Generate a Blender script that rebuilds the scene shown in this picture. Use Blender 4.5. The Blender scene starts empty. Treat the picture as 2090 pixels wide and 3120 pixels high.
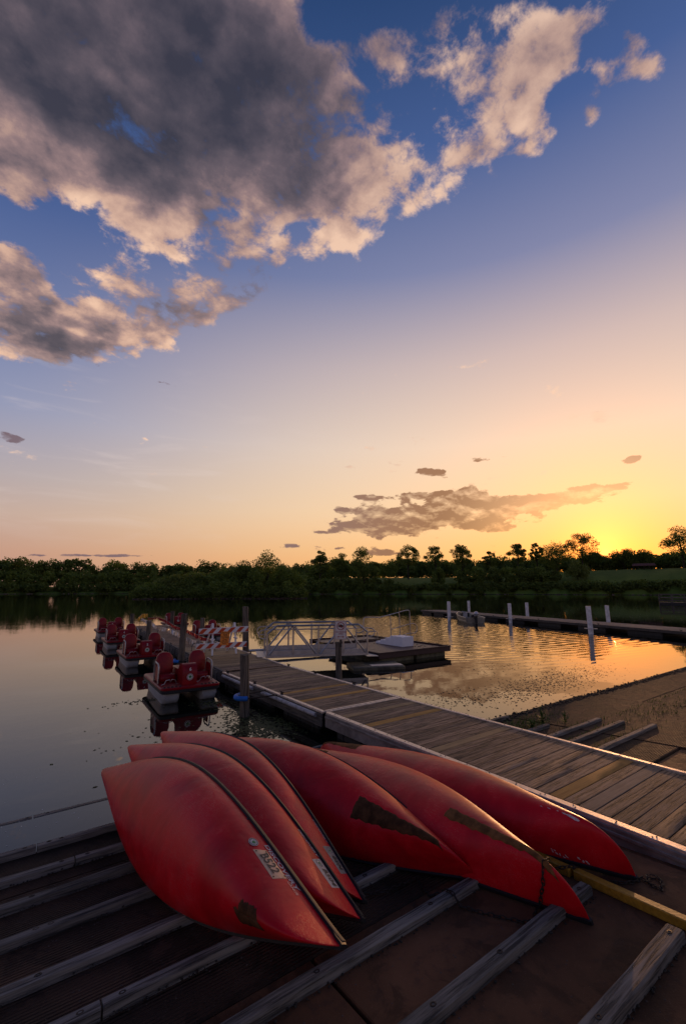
import bpy, bmesh, math, random
from mathutils import Vector, Matrix, Quaternion
import numpy as np
R = math.radians
SC = bpy.context.scene
COL = SC.collection

# ---------------------------------------------------------------- camera
cam_data = bpy.data.cameras.new('camera')
cam = bpy.data.objects.new('camera', cam_data); COL.objects.link(cam)
cam_data.sensor_fit = 'VERTICAL'; cam_data.sensor_height = 36.0; cam_data.sensor_width = 24.1
cam_data.lens = 15.473
cam_data.clip_start = 0.05; cam_data.clip_end = 6000
cam.location = (0, 0, 3.1)
cam.rotation_euler = (R(90 + 10.02), 0, R(-36.15))
SC.camera = cam

# ---------------------------------------------------------------- view
SC.view_settings.view_transform = 'Standard'
SC.view_settings.look = 'None'
SC.view_settings.exposure = 0.25
SC.view_settings.gamma = 1.0
SC.view_settings.use_curve_mapping = False
SC.render.engine = 'CYCLES'
SC.cycles.max_bounces = 6; SC.cycles.diffuse_bounces = 3; SC.cycles.glossy_bounces = 4
SC.cycles.transparent_max_bounces = 8; SC.cycles.transmission_bounces = 4
SC.cycles.caustics_reflective = False; SC.cycles.caustics_refractive = False
SC.cycles.use_denoising = True

# ---------------------------------------------------------------- sun
SUN_AZ, SUN_EL = 66.85, 4.15          # degrees from +Y towards +X, above the horizon
sdir = Vector((math.sin(R(SUN_AZ))*math.cos(R(SUN_EL)), math.cos(R(SUN_AZ))*math.cos(R(SUN_EL)), math.sin(R(SUN_EL))))
sl = bpy.data.lights.new('sun', 'SUN'); sun = bpy.data.objects.new('sun', sl); COL.objects.link(sun)
sl.energy = 2.4; sl.angle = R(0.6); sl.color = (1.0, 0.50, 0.22)
sun.rotation_euler = sdir.to_track_quat('Z', 'Y').to_euler()

# ---------------------------------------------------------------- world: sunset sky with cloud banks
W = bpy.data.worlds.new('World'); SC.world = W; W.use_nodes = True
wt = W.node_tree; wt.nodes.clear()

class G:
    """small helper that writes math nodes"""
    def __init__(s, t): s.t = t
    def n(s, typ, **kw):
        x = s.t.nodes.new(typ)
        for k, v in kw.items(): setattr(x, k, v)
        return x
    def put(s, inp, v):
        if isinstance(v, bpy.types.NodeSocket): s.t.links.new(v, inp)
        else: inp.default_value = v
    def m(s, op, a, b=None, c=None, clamp=False):
        x = s.n('ShaderNodeMath', operation=op); x.use_clamp = clamp
        s.put(x.inputs[0], a)
        if b is not None: s.put(x.inputs[1], b)
        if c is not None: s.put(x.inputs[2], c)
        return x.outputs[0]
    def v(s, op, a, b=None, sc=None):
        x = s.n('ShaderNodeVectorMath', operation=op); s.put(x.inputs[0], a)
        if b is not None: s.put(x.inputs[1], b)
        if sc is not None: s.put(x.inputs['Scale'], sc)
        return x.outputs['Value'] if op in ('DOT_PRODUCT', 'LENGTH', 'DISTANCE') else x.outputs[0]
    def ramp(s, f, stops, interp='LINEAR'):
        x = s.n('ShaderNodeValToRGB'); x.color_ramp.interpolation = interp
        e = x.color_ramp.elements
        while len(e) < len(stops): e.new(0.5)
        for i, (p, c) in enumerate(stops):
            e[i].position = p
            e[i].color = (c, c, c, 1) if isinstance(c, (int, float)) else (*c, 1)
        s.put(x.inputs[0], f); return x.outputs[0]
    def step(s, f, a, b, lo=0.0, hi=1.0):
        x = s.n('ShaderNodeMapRange', interpolation_type='SMOOTHSTEP')
        s.put(x.inputs[0], f); x.inputs[1].default_value = a; x.inputs[2].default_value = b
        s.put(x.inputs[3], lo); s.put(x.inputs[4], hi); return x.outputs[0]
    def mix(s, f, a, b, mode='MIX'):
        x = s.n('ShaderNodeMix', data_type='RGBA', blend_type=mode)
        s.put(x.inputs[0], f); s.put(x.inputs[6], a if isinstance(a, bpy.types.NodeSocket) else (*a, 1)); s.put(x.inputs[7], b if isinstance(b, bpy.types.NodeSocket) else (*b, 1))
        return x.outputs[2]
    def noise(s, vec, scale, detail=4, rough=0.5, dist=0.0, w=None, lac=2.0):
        x = s.n('ShaderNodeTexNoise', noise_dimensions='4D' if w is not None else '3D')
        s.put(x.inputs['Vector'], vec); x.inputs['Scale'].default_value = scale
        x.inputs['Detail'].default_value = detail; x.inputs['Roughness'].default_value = rough
        x.inputs['Distortion'].default_value = dist; x.inputs['Lacunarity'].default_value = lac
        if w is not None: s.put(x.inputs['W'], w)
        return x.outputs[0]

g = G(wt)
# each bank: tangent vectors of the bank on the celestial sphere, its weight and thickness
CLOUD_BANKS=[
(6.617,1.429,-0.769,1.825,6.505,-5.477,1.400,1.300),
(6.940,2.102,-2.695,-1.227,7.277,-5.484,1.200,0.850),
(7.338,0.267,-2.578,0.552,7.494,-5.865,1.050,0.420),
(8.605,2.268,-3.559,-4.396,12.147,-11.693,0.850,0.750),
(7.854,-1.452,-0.677,6.784,12.816,-9.455,1.000,0.800),
(32.179,7.887,-8.026,0.935,26.642,-22.417,0.100,-0.600),
(24.189,7.583,-9.228,-5.690,17.783,-16.312,0.100,-0.400),
(7.683,-4.597,0.145,7.175,9.822,-11.446,1.000,0.400),
(3.436,-8.663,3.745,10.218,4.328,-8.338,1.000,0.350),
(14.805,-9.455,0.194,11.288,15.452,-13.760,0.750,0.450),
(4.304,-12.290,3.774,11.362,6.119,-10.061,0.850,0.150),
(-0.188,-21.788,9.769,16.678,-0.592,-12.376,0.850,0.050),
(7.223,0.604,-3.055,-3.022,10.485,-11.328,1.250,0.250),
(14.635,5.071,-8.432,-14.538,13.679,-16.442,0.700,0.100),
(6.336,-2.490,1.484,8.441,7.061,-13.378,1.300,0.300),
(12.646,4.124,-7.507,-10.980,12.422,-13.171,0.750,0.150),
(12.169,-10.424,5.686,15.578,9.096,-17.202,1.100,0.100),
(13.338,0.764,-0.348,2.104,6.716,-11.855,1.000,0.550),
(9.481,-0.318,0.246,5.806,11.634,-22.978,1.000,0.750),
(20.140,6.171,-7.775,-10.928,10.016,-17.540,0.600,0.100),
(9.166,-15.995,4.896,25.216,14.373,-28.474,0.750,0.050),
(7.923,-8.725,2.722,19.015,13.286,-24.608,0.850,0.050),
(16.196,5.874,-5.664,-7.648,12.155,-15.215,0.500,0.600),
(1.307,-14.082,3.616,19.328,8.294,-15.646,0.620,0.150),
(2.605,-34.534,8.520,43.046,16.338,-37.364,0.500,0.000),
(-6.716,-30.076,16.675,19.532,-8.272,-11.252,0.700,0.000),
(4.452,-13.902,2.840,20.177,13.904,-18.483,0.500,0.150),
(2.302,-12.458,3.861,26.835,13.769,-19.063,0.550,0.500),
(14.301,-16.821,-8.845,20.845,52.304,-29.487,0.750,0.000),
(17.860,-18.744,-10.230,34.503,84.310,-45.402,0.550,0.000),
(4.243,-26.977,3.741,46.123,32.492,-40.987,0.450,0.100),
(27.961,-17.909,-19.072,10.456,39.609,-19.504,0.600,0.000),
(-7.351,-57.765,25.045,37.420,-12.020,-29.603,0.900,0.000),
(26.571,-38.461,-2.719,32.433,44.396,-50.443,0.700,0.000),
(15.707,-25.437,-1.993,31.529,43.158,-45.556,0.600,0.000),
(-12.240,-57.220,32.545,36.037,-19.704,-22.930,0.400,0.000),
(6.172,-15.738,3.671,28.527,17.323,-30.313,0.550,0.100),
(18.630,-16.173,-0.366,20.686,28.315,-22.950,0.350,0.400),
(17.353,-2.887,-2.879,10.014,33.047,-37.476,-0.900,0.000),
(12.765,0.317,0.477,12.019,21.288,-28.823,-0.900,0.000),
(27.124,-14.064,22.294,21.009,8.336,-14.092,-0.900,0.000),
(28.312,-10.544,-3.760,7.344,13.816,-10.048,-0.700,0.000),
(12.210,-11.501,4.161,45.353,33.029,-55.509,-0.600,0.000),
(26.405,1.666,-4.527,3.939,30.929,-37.207,-0.500,0.000),
(22.308,-1.673,-9.053,6.269,53.439,-38.263,-0.500,0.000),
(22.086,-17.712,-0.225,18.582,25.435,-22.409,-0.300,0.000),
(1.637,-6.871,2.341,9.225,1.091,-10.853,-0.800,0.000),
(0.872,-10.101,2.556,7.862,1.023,-9.139,-0.800,0.000),
(3.233,-2.438,1.486,6.404,2.679,-8.970,-0.600,0.000),
(5.012,-9.570,2.739,12.908,6.349,-16.378,-0.500,0.000),
(18.836,-36.180,-3.199,14.769,20.217,-19.446,-0.350,0.000),
]
LOW_CLOUDS=[
(4.949,-5.056,-0.453,2.732,6.065,-38.729,1.100),
(9.725,-8.197,-0.606,2.827,6.858,-49.986,0.950),
(6.214,-8.244,-0.879,3.635,7.374,-39.710,1.050),
(13.702,-17.083,-1.009,7.134,9.765,-56.718,0.700),
(4.626,-8.693,0.507,12.474,1.675,-64.101,0.900),
(7.664,-17.878,1.244,20.262,-0.617,-94.299,0.700),
(12.254,-12.299,-0.478,18.092,24.764,-142.451,0.700),
(19.580,-16.019,-0.245,24.582,33.649,-197.363,0.500),
(19.269,-19.426,-4.619,5.341,29.373,-89.292,0.750),
(10.935,-15.417,0.532,39.745,28.287,-170.650,0.400),
(17.128,-49.445,2.429,36.814,5.978,-146.199,0.650),
(46.450,-101.225,-9.603,26.142,35.784,-160.474,0.400),
(23.304,-33.108,-2.295,10.621,14.538,-131.999,0.700),
(44.789,-33.466,-0.106,20.934,28.656,-198.071,0.500),
(38.131,-25.415,0.348,18.948,25.937,-250.317,0.500),
(14.788,-8.275,0.361,11.766,16.105,-203.034,0.350),
(12.791,-11.323,-0.282,4.212,5.766,-84.706,0.450),
(27.630,-19.206,0.140,5.438,7.444,-101.012,0.400),
(13.175,-18.718,-1.298,4.432,6.067,-89.125,0.400),
(14.359,-8.782,0.244,16.822,23.026,-251.820,0.300),
(41.407,2.200,-2.306,-6.608,28.304,-101.910,0.700),
(35.637,-6.100,-2.952,12.438,58.614,-131.629,0.500),
(91.520,-15.590,7.317,41.129,56.299,-135.854,0.300),
(67.775,-8.364,5.872,35.346,48.383,-111.260,0.350),
(8.485,-0.826,0.767,15.193,20.796,-337.227,0.550),
(19.320,-4.174,1.419,16.468,22.542,-370.331,0.400),
(135.429,-44.789,7.727,54.273,74.290,-204.604,0.300),
]

tc = g.n('ShaderNodeTexCoord'); D = g.v('NORMALIZE', tc.outputs['Generated'])
sep = g.n('ShaderNodeSeparateXYZ'); wt.links.new(D, sep.inputs[0])
z = sep.outputs[2]
elev = g.m('DIVIDE', g.m('MULTIPLY', g.m('ARCSINE', z), 180/math.pi), 90.0, clamp=True)
hx, hy = math.sin(R(SUN_AZ)), math.cos(R(SUN_AZ))
hl = g.m('SQRT', g.m('MAXIMUM', g.m('SUBTRACT', 1.0, g.m('MULTIPLY', z, z)), 1e-4))
ca = g.m('DIVIDE', g.v('DOT_PRODUCT', D, (hx, hy, 0)), hl)
fs = g.step(ca, 0.25, 1.12)
def E(d): return d/90.0
away = g.ramp(elev, [(E(0), (.42,.235,.19)), (E(4), (.50,.29,.215)), (E(8), (.50,.365,.31)), (E(12), (.41,.355,.37)), (E(19), (.26,.285,.42)), (E(28), (.135,.18,.35)), (E(39), (.055,.10,.26)), (E(55), (.021,.055,.155)), (E(90), (.012,.028,.10))])
near = g.ramp(elev, [(E(0), (.95,.40,.10)), (E(5), (.94,.54,.22)), (E(10), (.93,.64,.36)), (E(18), (.83,.64,.47)), (E(28), (.57,.46,.43)), (E(38), (.20,.225,.37)), (E(49), (.055,.105,.27)), (E(60), (.02,.052,.15)), (E(90), (.011,.028,.10))])
base = g.mix(fs, away, near)
# glow round the sun
cs = g.v('DOT_PRODUCT', D, tuple(sdir))
ang = g.m('ARCCOSINE', g.m('MINIMUM', cs, 0.99999))
glow1 = g.m('MULTIPLY', g.m('POWER', 2.718, g.m('MULTIPLY', ang, -7.5)), 0.60)
glow2 = g.m('MULTIPLY', g.m('POWER', 2.718, g.m('MULTIPLY', ang, -22.0)), 1.4)
base = g.mix(1.0, base, g.v('SCALE', (2.2,.28,-.34), sc=glow1), 'ADD')
base = g.v('MAXIMUM', base, (0.02, 0.02, 0.02))
base = g.mix(1.0, base, g.v('SCALE', (1.2,.26,.14), sc=glow2), 'ADD')

# clouds
def banks(tab):
    acc = None; th = None
    for (ux,uy,uz,vx,vy,vz,w,t) in tab:
        a = g.v('DOT_PRODUCT', D, (ux,uy,uz)); b = g.v('DOT_PRODUCT', D, (vx,vy,vz))
        q = g.m('MULTIPLY_ADD', a, a, g.m('MULTIPLY', b, b))
        e = g.m('POWER', 0.42, q)
        acc = g.m('MULTIPLY', e, w) if acc is None else g.m('MULTIPLY_ADD', e, w, acc)
        if t: th = g.m('MULTIPLY', e, t) if th is None else g.m('MULTIPLY_ADD', e, t, th)
    return acc, th
zz = g.m('ADD', g.m('MAXIMUM', z, 0.0), 0.22)
P = g.v('DIVIDE', D, None)
dn = P.node; cmb = g.n('ShaderNodeCombineXYZ')
for i in range(3): wt.links.new(zz, cmb.inputs[i])
wt.links.new(cmb.outputs[0], dn.inputs[1])
def billow(vec):
    warp = g.n('ShaderNodeTexNoise'); wt.links.new(vec, warp.inputs['Vector']); warp.inputs['Scale'].default_value = 5.0; warp.inputs['Detail'].default_value = 4
    vec2 = g.v('ADD', vec, g.v('SCALE', g.v('SUBTRACT', warp.outputs['Color'], (.5, .5, .5)), sc=0.16))
    vo = g.n('ShaderNodeTexVoronoi', feature='F1', normalize=True)
    vo.inputs['Scale'].default_value = 5.2; vo.inputs['Detail'].default_value = 2.0; vo.inputs['Roughness'].default_value = 0.52
    wt.links.new(vec2, vo.inputs['Vector'])
    puff = g.m('SUBTRACT', 0.72, g.m('MULTIPLY', vo.outputs['Distance'], 1.15))
    return g.m('ADD', g.m('MULTIPLY', puff, 0.5), g.m('MULTIPLY', g.noise(vec, 3.6, 9, 0.6, 0.1), 0.5))
n_big = billow(P)
n_off = billow(g.v('ADD', P, (hx*0.035, hy*0.035, -0.035)))
n_soft = g.noise(P, 3.0, 4, 0.55)
n_fine = g.noise(P, 10.0, 7, 0.64, 0.15)
acc, th = banks(CLOUD_BANKS)
cov = g.m('ADD', g.m('MULTIPLY_ADD', g.m('MINIMUM', th, 1.2), 0.42, g.m('MINIMUM', acc, 0.80)), g.m('MULTIPLY', g.m('SUBTRACT', n_big, 0.5), 3.4))
cov = g.m('MULTIPLY_ADD', g.m('SUBTRACT', n_fine, 0.5), 3.0, g.m('ADD', cov, 0.14))
alpha = g.step(cov, 0.42, 0.95)
thick = g.m('ADD', g.m('MULTIPLY', g.m('MINIMUM', th, 1.3), 1.0), g.m('MULTIPLY', g.m('SUBTRACT', n_soft, 0.5), 2.5))
lit = g.m('ADD', g.m('MULTIPLY', g.m('SUBTRACT', n_big, n_off), 4.6), g.m('MULTIPLY', g.m('SUBTRACT', n_fine, 0.5), 1.5))          # faces turned to the sun are brighter
shade = g.m('SUBTRACT', g.m('SUBTRACT', thick, lit), 0.0)
ccol = g.ramp(g.m('ADD', g.m('MULTIPLY', shade, 0.5), 0.20, clamp=True), [(0.0, (.92,.60,.41)), (0.26, (.60,.375,.28)), (0.42, (.33,.215,.20)), (0.60, (.165,.122,.130)), (0.78, (.098,.080,.092)), (1.0, (.052,.048,.062))])
hi_fade = g.step(z, 0.45, 0.95)
ccol = g.mix(hi_fade, ccol, g.mix(1.0, ccol, (.70,.74,.86), 'MULTIPLY'))
alpha = g.m('MULTIPLY', alpha, g.step(z, 0.18, 0.30))
sky1 = g.mix(g.m('MULTIPLY', alpha, 0.96), base, ccol)
# low clouds close to the horizon, lit from behind
lacc, _ = banks([(*r[:6], r[6], 0) for r in LOW_CLOUDS])
stretch = g.v('MULTIPLY', D, (1.0, 1.0, 2.2))
n_low = g.noise(stretch, 19.0, 8, 0.6, 0.2)
n_low2 = g.noise(g.v('ADD', stretch, (0, 0, 0.025)), 19.0, 8, 0.6, 0.2)
lcov = g.m('MULTIPLY_ADD', lacc, 1.3, g.m('MULTIPLY', g.m('SUBTRACT', n_low, 0.5), 3.2))
la = g.m('MULTIPLY', g.step(lcov, 0.45, 0.68), g.step(lacc, 0.06, 0.26))
llit = g.m('MULTIPLY', g.m('SUBTRACT', n_low, n_low2), -3.0)
lcol = g.mix(g.step(ca, 0.72, 1.0), (.17,.115,.135), (.30,.135,.06))
lcol = g.mix(g.m('ADD', 0.12, llit, clamp=True), lcol, base)
la = g.m('MULTIPLY', la, g.step(ang, 0.05, 0.35, 0.3, 0.92))
sky2 = g.mix(la, sky1, lcol)
# thin high cirrus on the left
ci = g.noise(g.v('MULTIPLY', D, (1.5, 1.5, 9.0)), 3.0, 6, 0.55, 0.8)
cim = g.m('MULTIPLY', g.step(ci, 0.50, 0.75), g.m('MULTIPLY', g.step(z, 0.06, 0.2), g.step(z, 0.5, 0.3)))
sky3 = g.mix(g.m('MULTIPLY', cim, g.step(ca, 0.95, 0.5, 0.0, 0.30)), sky2, (.72,.60,.56))
# below the horizon the dome fades to the dark of the land
sky3 = g.mix(g.step(z, 0.0, -0.08), sky3, (.03,.025,.02))
bg = g.n('ShaderNodeBackground'); wt.links.new(sky3, bg.inputs[0]); bg.inputs[1].default_value = 0.92
ns = g.n('ShaderNodeTexSky', sky_type='NISHITA'); ns.sun_disc = False
ns.sun_elevation = R(SUN_EL); ns.sun_rotation = R(SUN_AZ); ns.dust_density = 1.5
bg2 = g.n('ShaderNodeBackground'); wt.links.new(ns.outputs[0], bg2.inputs[0]); bg2.inputs[1].default_value = 0.05*0.03
ad = g.n('ShaderNodeAddShader'); wt.links.new(bg.outputs[0], ad.inputs[0]); wt.links.new(bg2.outputs[0], ad.inputs[1])
wo = g.n('ShaderNodeOutputWorld'); wt.links.new(ad.outputs[0], wo.inputs[0])
W.cycles.sampling_method = 'MANUAL'; W.cycles.sample_map_resolution = 1024

# ================================================================ helpers
class MB:
    """collects vertices and faces, then links them as one mesh object"""
    def __init__(s): s.v = []; s.f = []; s.mi = []; s.cm = 0
    def add(s, vs, fs, M=None):
        o = len(s.v)
        s.v += [tuple(M @ Vector(p)) for p in vs] if M else [tuple(p) for p in vs]
        s.f += [tuple(i + o for i in f) for f in fs]; s.mi += [s.cm]*len(fs)
        return s
    def box(s, c, d, M=None, bev=0.0, taper=1.0):
        x, y, z = (q/2 for q in d); cx, cy, cz = c
        if bev <= 0:
            vs = [(cx+i*x*(taper if k > 0 else 1), cy+j*y*(taper if k > 0 else 1), cz+k*z) for k in (-1, 1) for j in (-1, 1) for i in (-1, 1)]
            return s.add(vs, [(0,2,3,1), (4,5,7,6), (0,1,5,4), (2,6,7,3), (0,4,6,2), (1,3,7,5)], M)
        b = min(bev, x*.9, y*.9, z*.9); rings = []
        for zz, ins in ((-z, b), (-z+b, 0), (z-b, 0), (z, b)):
            X, Y = x-ins, y-ins; c2 = b if ins == 0 else b*0.6
            rings.append([(cx+px, cy+py, cz+zz) for px, py in ((-X+c2,-Y), (X-c2,-Y), (X,-Y+c2), (X,Y-c2), (X-c2,Y), (-X+c2,Y), (-X,Y-c2), (-X,-Y+c2))])
        return s.loft(rings, M)
    def loft(s, rings, M=None, caps=True, closed=True):
        n = len(rings[0]); vs = [p for r_ in rings for p in r_]; fs = []
        for a in range(len(rings)-1):
            for i in range(n if closed else n-1):
                j = (i+1) % n
                fs.append((a*n+i, a*n+j, (a+1)*n+j, (a+1)*n+i))
        if caps: fs += [tuple(reversed(range(n))), tuple(range((len(rings)-1)*n, len(rings)*n))]
        return s.add(vs, fs, M)
    def tube(s, pts, r, n=8, M=None, caps=True):
        pts = [Vector(p) for p in pts]; rings = []
        up = Vector((0, 0, 1)); prev = None
        for i, p in enumerate(pts):
            t = (pts[min(i+1, len(pts)-1)] - pts[max(i-1, 0)]).normalized()
            if prev is None:
                a = up if abs(t.dot(up)) < .9 else Vector((1, 0, 0))
                u = t.cross(a).normalized()
            else: u = (prev - t*prev.dot(t)).normalized()
            prev = u; w = t.cross(u); rr = r[i] if isinstance(r, (list, tuple)) else r
            rings.append([p + (u*math.cos(2*math.pi*k/n) + w*math.sin(2*math.pi*k/n))*rr for k in range(n)])
        return s.loft(rings, M, caps)
    def cyl(s, p, r, h, n=16, M=None, r2=None):
        r2 = r if r2 is None else r2
        return s.loft([[(p[0]+q*math.cos(2*math.pi*k/n), p[1]+q*math.sin(2*math.pi*k/n), p[2]+zz) for k in range(n)] for zz, q in ((0, r), (h, r2))], M)
    def prism(s, poly, h, M=None):
        """polygon in xy pushed up by h"""
        return s.loft([[(x, y, 0) for x, y in poly], [(x, y, h) for x, y in poly]], M)
    def mesh(s, name, mats, smooth=False, auto=None):
        me = bpy.data.meshes.new(name); me.from_pydata(s.v, [], s.f)
        for m_ in (mats if isinstance(mats, (list, tuple)) else [mats]): me.materials.append(m_)
        if any(s.mi): me.polygons.foreach_set('material_index', s.mi)
        bm = bmesh.new(); bm.from_mesh(me); bmesh.ops.recalc_face_normals(bm, faces=bm.faces); bm.to_mesh(me); bm.free()
        if smooth or auto: me.polygons.foreach_set('use_smooth', [True]*len(me.polygons))
        if auto: me.set_sharp_from_angle(angle=R(auto))
        return me
    def obj(s, name, mats, parent=None, smooth=False, auto=None):
        return link(name, s.mesh(name, mats, smooth, auto), parent)

def link(name, data, parent=None, loc=None, rz=None):
    o = bpy.data.objects.new(name, data); COL.objects.link(o)
    if parent is not None: o.parent = parent
    if loc is not None: o.location = loc
    if rz is not None: o.rotation_euler = (0, 0, rz)
    return o
def tag(o, label=None, cat=None, group=None, kind=None):
    if label: o['label'] = label
    if cat: o['category'] = cat
    if group: o['group'] = group
    if kind: o['kind'] = kind
    return o
def thing(name, loc=(0,0,0), rz=0, **k):
    return tag(link(name, None, None, loc, rz), **k)
def copy_tree(o, parent=None):
    c = o.copy(); COL.objects.link(c)
    if parent is not None: c.parent = parent
    for ch in list(o.children): copy_tree(ch, c)
    return c
def T(x=0, y=0, z=0): return Matrix.Translation((x, y, z))
def RX(a): return Matrix.Rotation(R(a), 4, 'X')
def RY(a): return Matrix.Rotation(R(a), 4, 'Y')
def RZ(a): return Matrix.Rotation(R(a), 4, 'Z')
def quads(name, V, mats, parent=None, uv=None):
    """V: (n,4,3) array of loose quads"""
    n = len(V); me = bpy.data.meshes.new(name)
    me.vertices.add(n*4); me.vertices.foreach_set('co', V.reshape(-1).astype('f'))
    me.loops.add(n*4); me.loops.foreach_set('vertex_index', np.arange(n*4, dtype='i'))
    me.polygons.add(n); me.polygons.foreach_set('loop_start', np.arange(0, n*4, 4, dtype='i')); me.polygons.foreach_set('loop_total', np.full(n, 4, dtype='i'))
    me.materials.append(mats); me.update(calc_edges=True); return me
_txt = {}
def text_mesh(body, size, bold=0.0):
    """flat lettering, centred, as a mesh in xy"""
    cu = bpy.data.curves.new('lettering', 'FONT'); cu.body = body; cu.size = size; cu.align_x = 'CENTER'; cu.align_y = 'CENTER'
    cu.offset = bold; cu.resolution_u = 3; cu.space_line = 0.9
    o = bpy.data.objects.new('lettering', cu); COL.objects.link(o)
    dg = bpy.context.evaluated_depsgraph_get(); me = bpy.data.meshes.new_from_object(o.evaluated_get(dg))
    bpy.data.objects.remove(o); me.name = 'lettering'; return me
def text_obj(name, body, size, mat, parent, M, bold=0.0, depth=0.0015):
    me = text_mesh(body, size, bold); me.transform(M); me.materials.clear(); me.materials.append(mat)
    return link(name, me, parent)

# ================================================================ materials
def new_mat(name):
    m_ = bpy.data.materials.new(name); m_.use_nodes = True; t = m_.node_tree; t.nodes.clear()
    h = G(t); b = h.n('ShaderNodeBsdfPrincipled'); o = h.n('ShaderNodeOutputMaterial'); t.links.new(b.outputs[0], o.inputs[0])
    return m_, h, b, o
def bump(h, b, height, dist=0.01, strength=1.0):
    x = h.n('ShaderNodeBump'); x.inputs['Strength'].default_value = strength; x.inputs['Distance'].default_value = dist
    h.put(x.inputs['Height'], height); h.t.links.new(x.outputs[0], b.inputs['Normal'])
def obj_vec(h, scale=(1,1,1)):
    tcn = h.n('ShaderNodeTexCoord'); return h.v('MULTIPLY', tcn.outputs['Object'], scale)
def rnd(h):
    return h.n('ShaderNodeObjectInfo').outputs['Random']

def mat_wood(name, dark, lite, axis=0, sharp=1.0, rough=.8, dist=.006, sc=1.0, wear=None):
    m_, h, b, o = new_mat(name)
    s1 = [38.0*sc]*3; s1[axis] = 1.6*sc; s2 = [110.0*sc]*3; s2[axis] = 5.0*sc
    r_ = h.m('MULTIPLY', rnd(h), 37.0)
    v1 = obj_vec(h, tuple(s1)); v2 = obj_vec(h, tuple(s2)); v0 = obj_vec(h, (2.5, 2.5, 2.5))
    a = h.noise(v1, 1.0, 5, 0.6, 0.6, w=r_); c = h.noise(v2, 1.0, 3, 0.6, 0.2, w=r_); k = h.noise(v0, 1.0, 3, .5, w=r_)
    f = h.m('ADD', h.m('MULTIPLY', a, .65), h.m('MULTIPLY', c, .35))
    mid = tuple((p+q)/2 for p, q in zip(dark, lite))
    col = h.ramp(h.step(f, .36, .64), [(0, dark), (.42, mid), (1, lite)])
    tone = h.m('ADD', h.m('MULTIPLY', rnd(h), .55), h.m('MULTIPLY', k, .9))
    tone = h.m('ADD', tone, .28)
    col = h.v('SCALE', col, sc=tone)
    if wear: col = h.mix(h.step(k, .5, .7), col, wear)
    h.put(b.inputs['Base Color'], col); b.inputs['Roughness'].default_value = rough
    b.inputs['Specular IOR Level'].default_value = .35
    crack = h.step(a, .40, .47)
    hh = h.m('ADD', h.m('MULTIPLY', crack, .8*sharp), h.m('MULTIPLY', c, .5))
    bump(h, b, hh, dist, 1.0)
    return m_
def mat_plain(name, col, rough=.5, metal=0, spec=.35, noise=.0, nscale=8.0, bmp=0.0, coat=0, bscale=60.0, emit=None):
    m_, h, b, o = new_mat(name)
    if noise:
        v = obj_vec(h); n1 = h.noise(v, nscale, 5, .6, w=h.m('MULTIPLY', rnd(h), 9.0))
        c = h.mix(h.step(n1, .3, .7), tuple(q*(1-noise) for q in col), tuple(min(1, q*(1+noise)) for q in col))
        h.put(b.inputs['Base Color'], c)
        h.put(b.inputs['Roughness'], h.m('ADD', rough-.1, h.m('MULTIPLY', n1, .2)))
    else:
        b.inputs['Base Color'].default_value = (*col, 1); b.inputs['Roughness'].default_value = rough
    b.inputs['Metallic'].default_value = metal; b.inputs['Specular IOR Level'].default_value = spec
    b.inputs['Coat Weight'].default_value = coat
    if bmp: bump(h, b, h.noise(obj_vec(h), bscale, 4, .6), bmp)
    return m_

M_PLANK = mat_wood('weathered_plank_wood', (.013,.008,.005), (.34,.21,.125))
M_PLANKNEW = mat_wood('new_yellow_plank_wood', (.30,.145,.030), (.46,.235,.055), sharp=.25, rough=.85, dist=.002)
M_PLANKMID = mat_wood('pale_plank_wood', (.15,.105,.075), (.27,.195,.14), sharp=.2, dist=.002)
M_PLANKTAN = mat_wood('tan_plank_wood', (.17,.10,.042), (.32,.195,.085), sharp=.35, rough=.65, dist=.003)
M_TIMBER = mat_wood('grey_timber', (.035,.029,.025), (.23,.195,.165), sharp=.8, dist=.005, sc=.9)
M_POST = mat_wood('grey_post_wood', (.022,.018,.014), (.15,.12,.095), axis=2, dist=.012, sc=.7)
M_FASCIA = mat_wood('fascia_wood', (.035,.03,.026), (.13,.11,.095), axis=1, sharp=.6)
M_YELLOW = mat_plain('yellow_painted_timber', (.33,.165,.015), .55, noise=.25, nscale=25, bmp=.002, bscale=40)
M_ALU = mat_plain('aluminium_tube', (.40,.375,.37), .45, metal=.8, noise=.12, nscale=14)
M_ALUEDGE = mat_plain('aluminium_edge', (.62,.50,.40), .45, metal=.55, noise=.25, nscale=16, bmp=.002)
M_ALUSIDE = mat_plain('aluminium_side', (.20,.17,.155), .5, metal=.3, noise=.35, nscale=5, bmp=.003, bscale=22)
M_ALUPLATE = mat_plain('aluminium_deck_plate', (.42,.38,.36), .5, metal=.5, noise=.15, nscale=6)
M_RUBRAIL = mat_plain('grey_vinyl_rail', (.30,.28,.29), .45, noise=.4, nscale=9)
M_BLACK = mat_plain('black_rubber', (.010,.010,.012), .6, noise=.2)
M_FLOAT = mat_plain('black_float_plastic', (.014,.015,.017), .55, noise=.5, nscale=5, bmp=.004, bscale=12)
M_IRON = mat_plain('rusty_iron', (.035,.025,.02), .6, metal=.5, noise=.4, nscale=40)
M_DARKMETAL = mat_plain('dark_metal', (.05,.045,.045), .5, metal=.6)
M_WHITE = mat_plain('white_plastic', (.72,.71,.72), .4, noise=.06, nscale=4)
M_PVC = mat_plain('white_pvc_pipe', (.62,.60,.62), .4, noise=.2, nscale=5)
M_BOATWHITE = mat_plain('dull_white_hull', (.30,.30,.32), .45, noise=.15, nscale=4)
M_STEP = mat_plain('white_step_moulding', (.66,.66,.72), .5, noise=.05, nscale=5)
M_BLUE = mat_plain('blue_foam', (.01,.11,.42), .6, noise=.2, nscale=9, bmp=.004, bscale=50)
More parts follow.
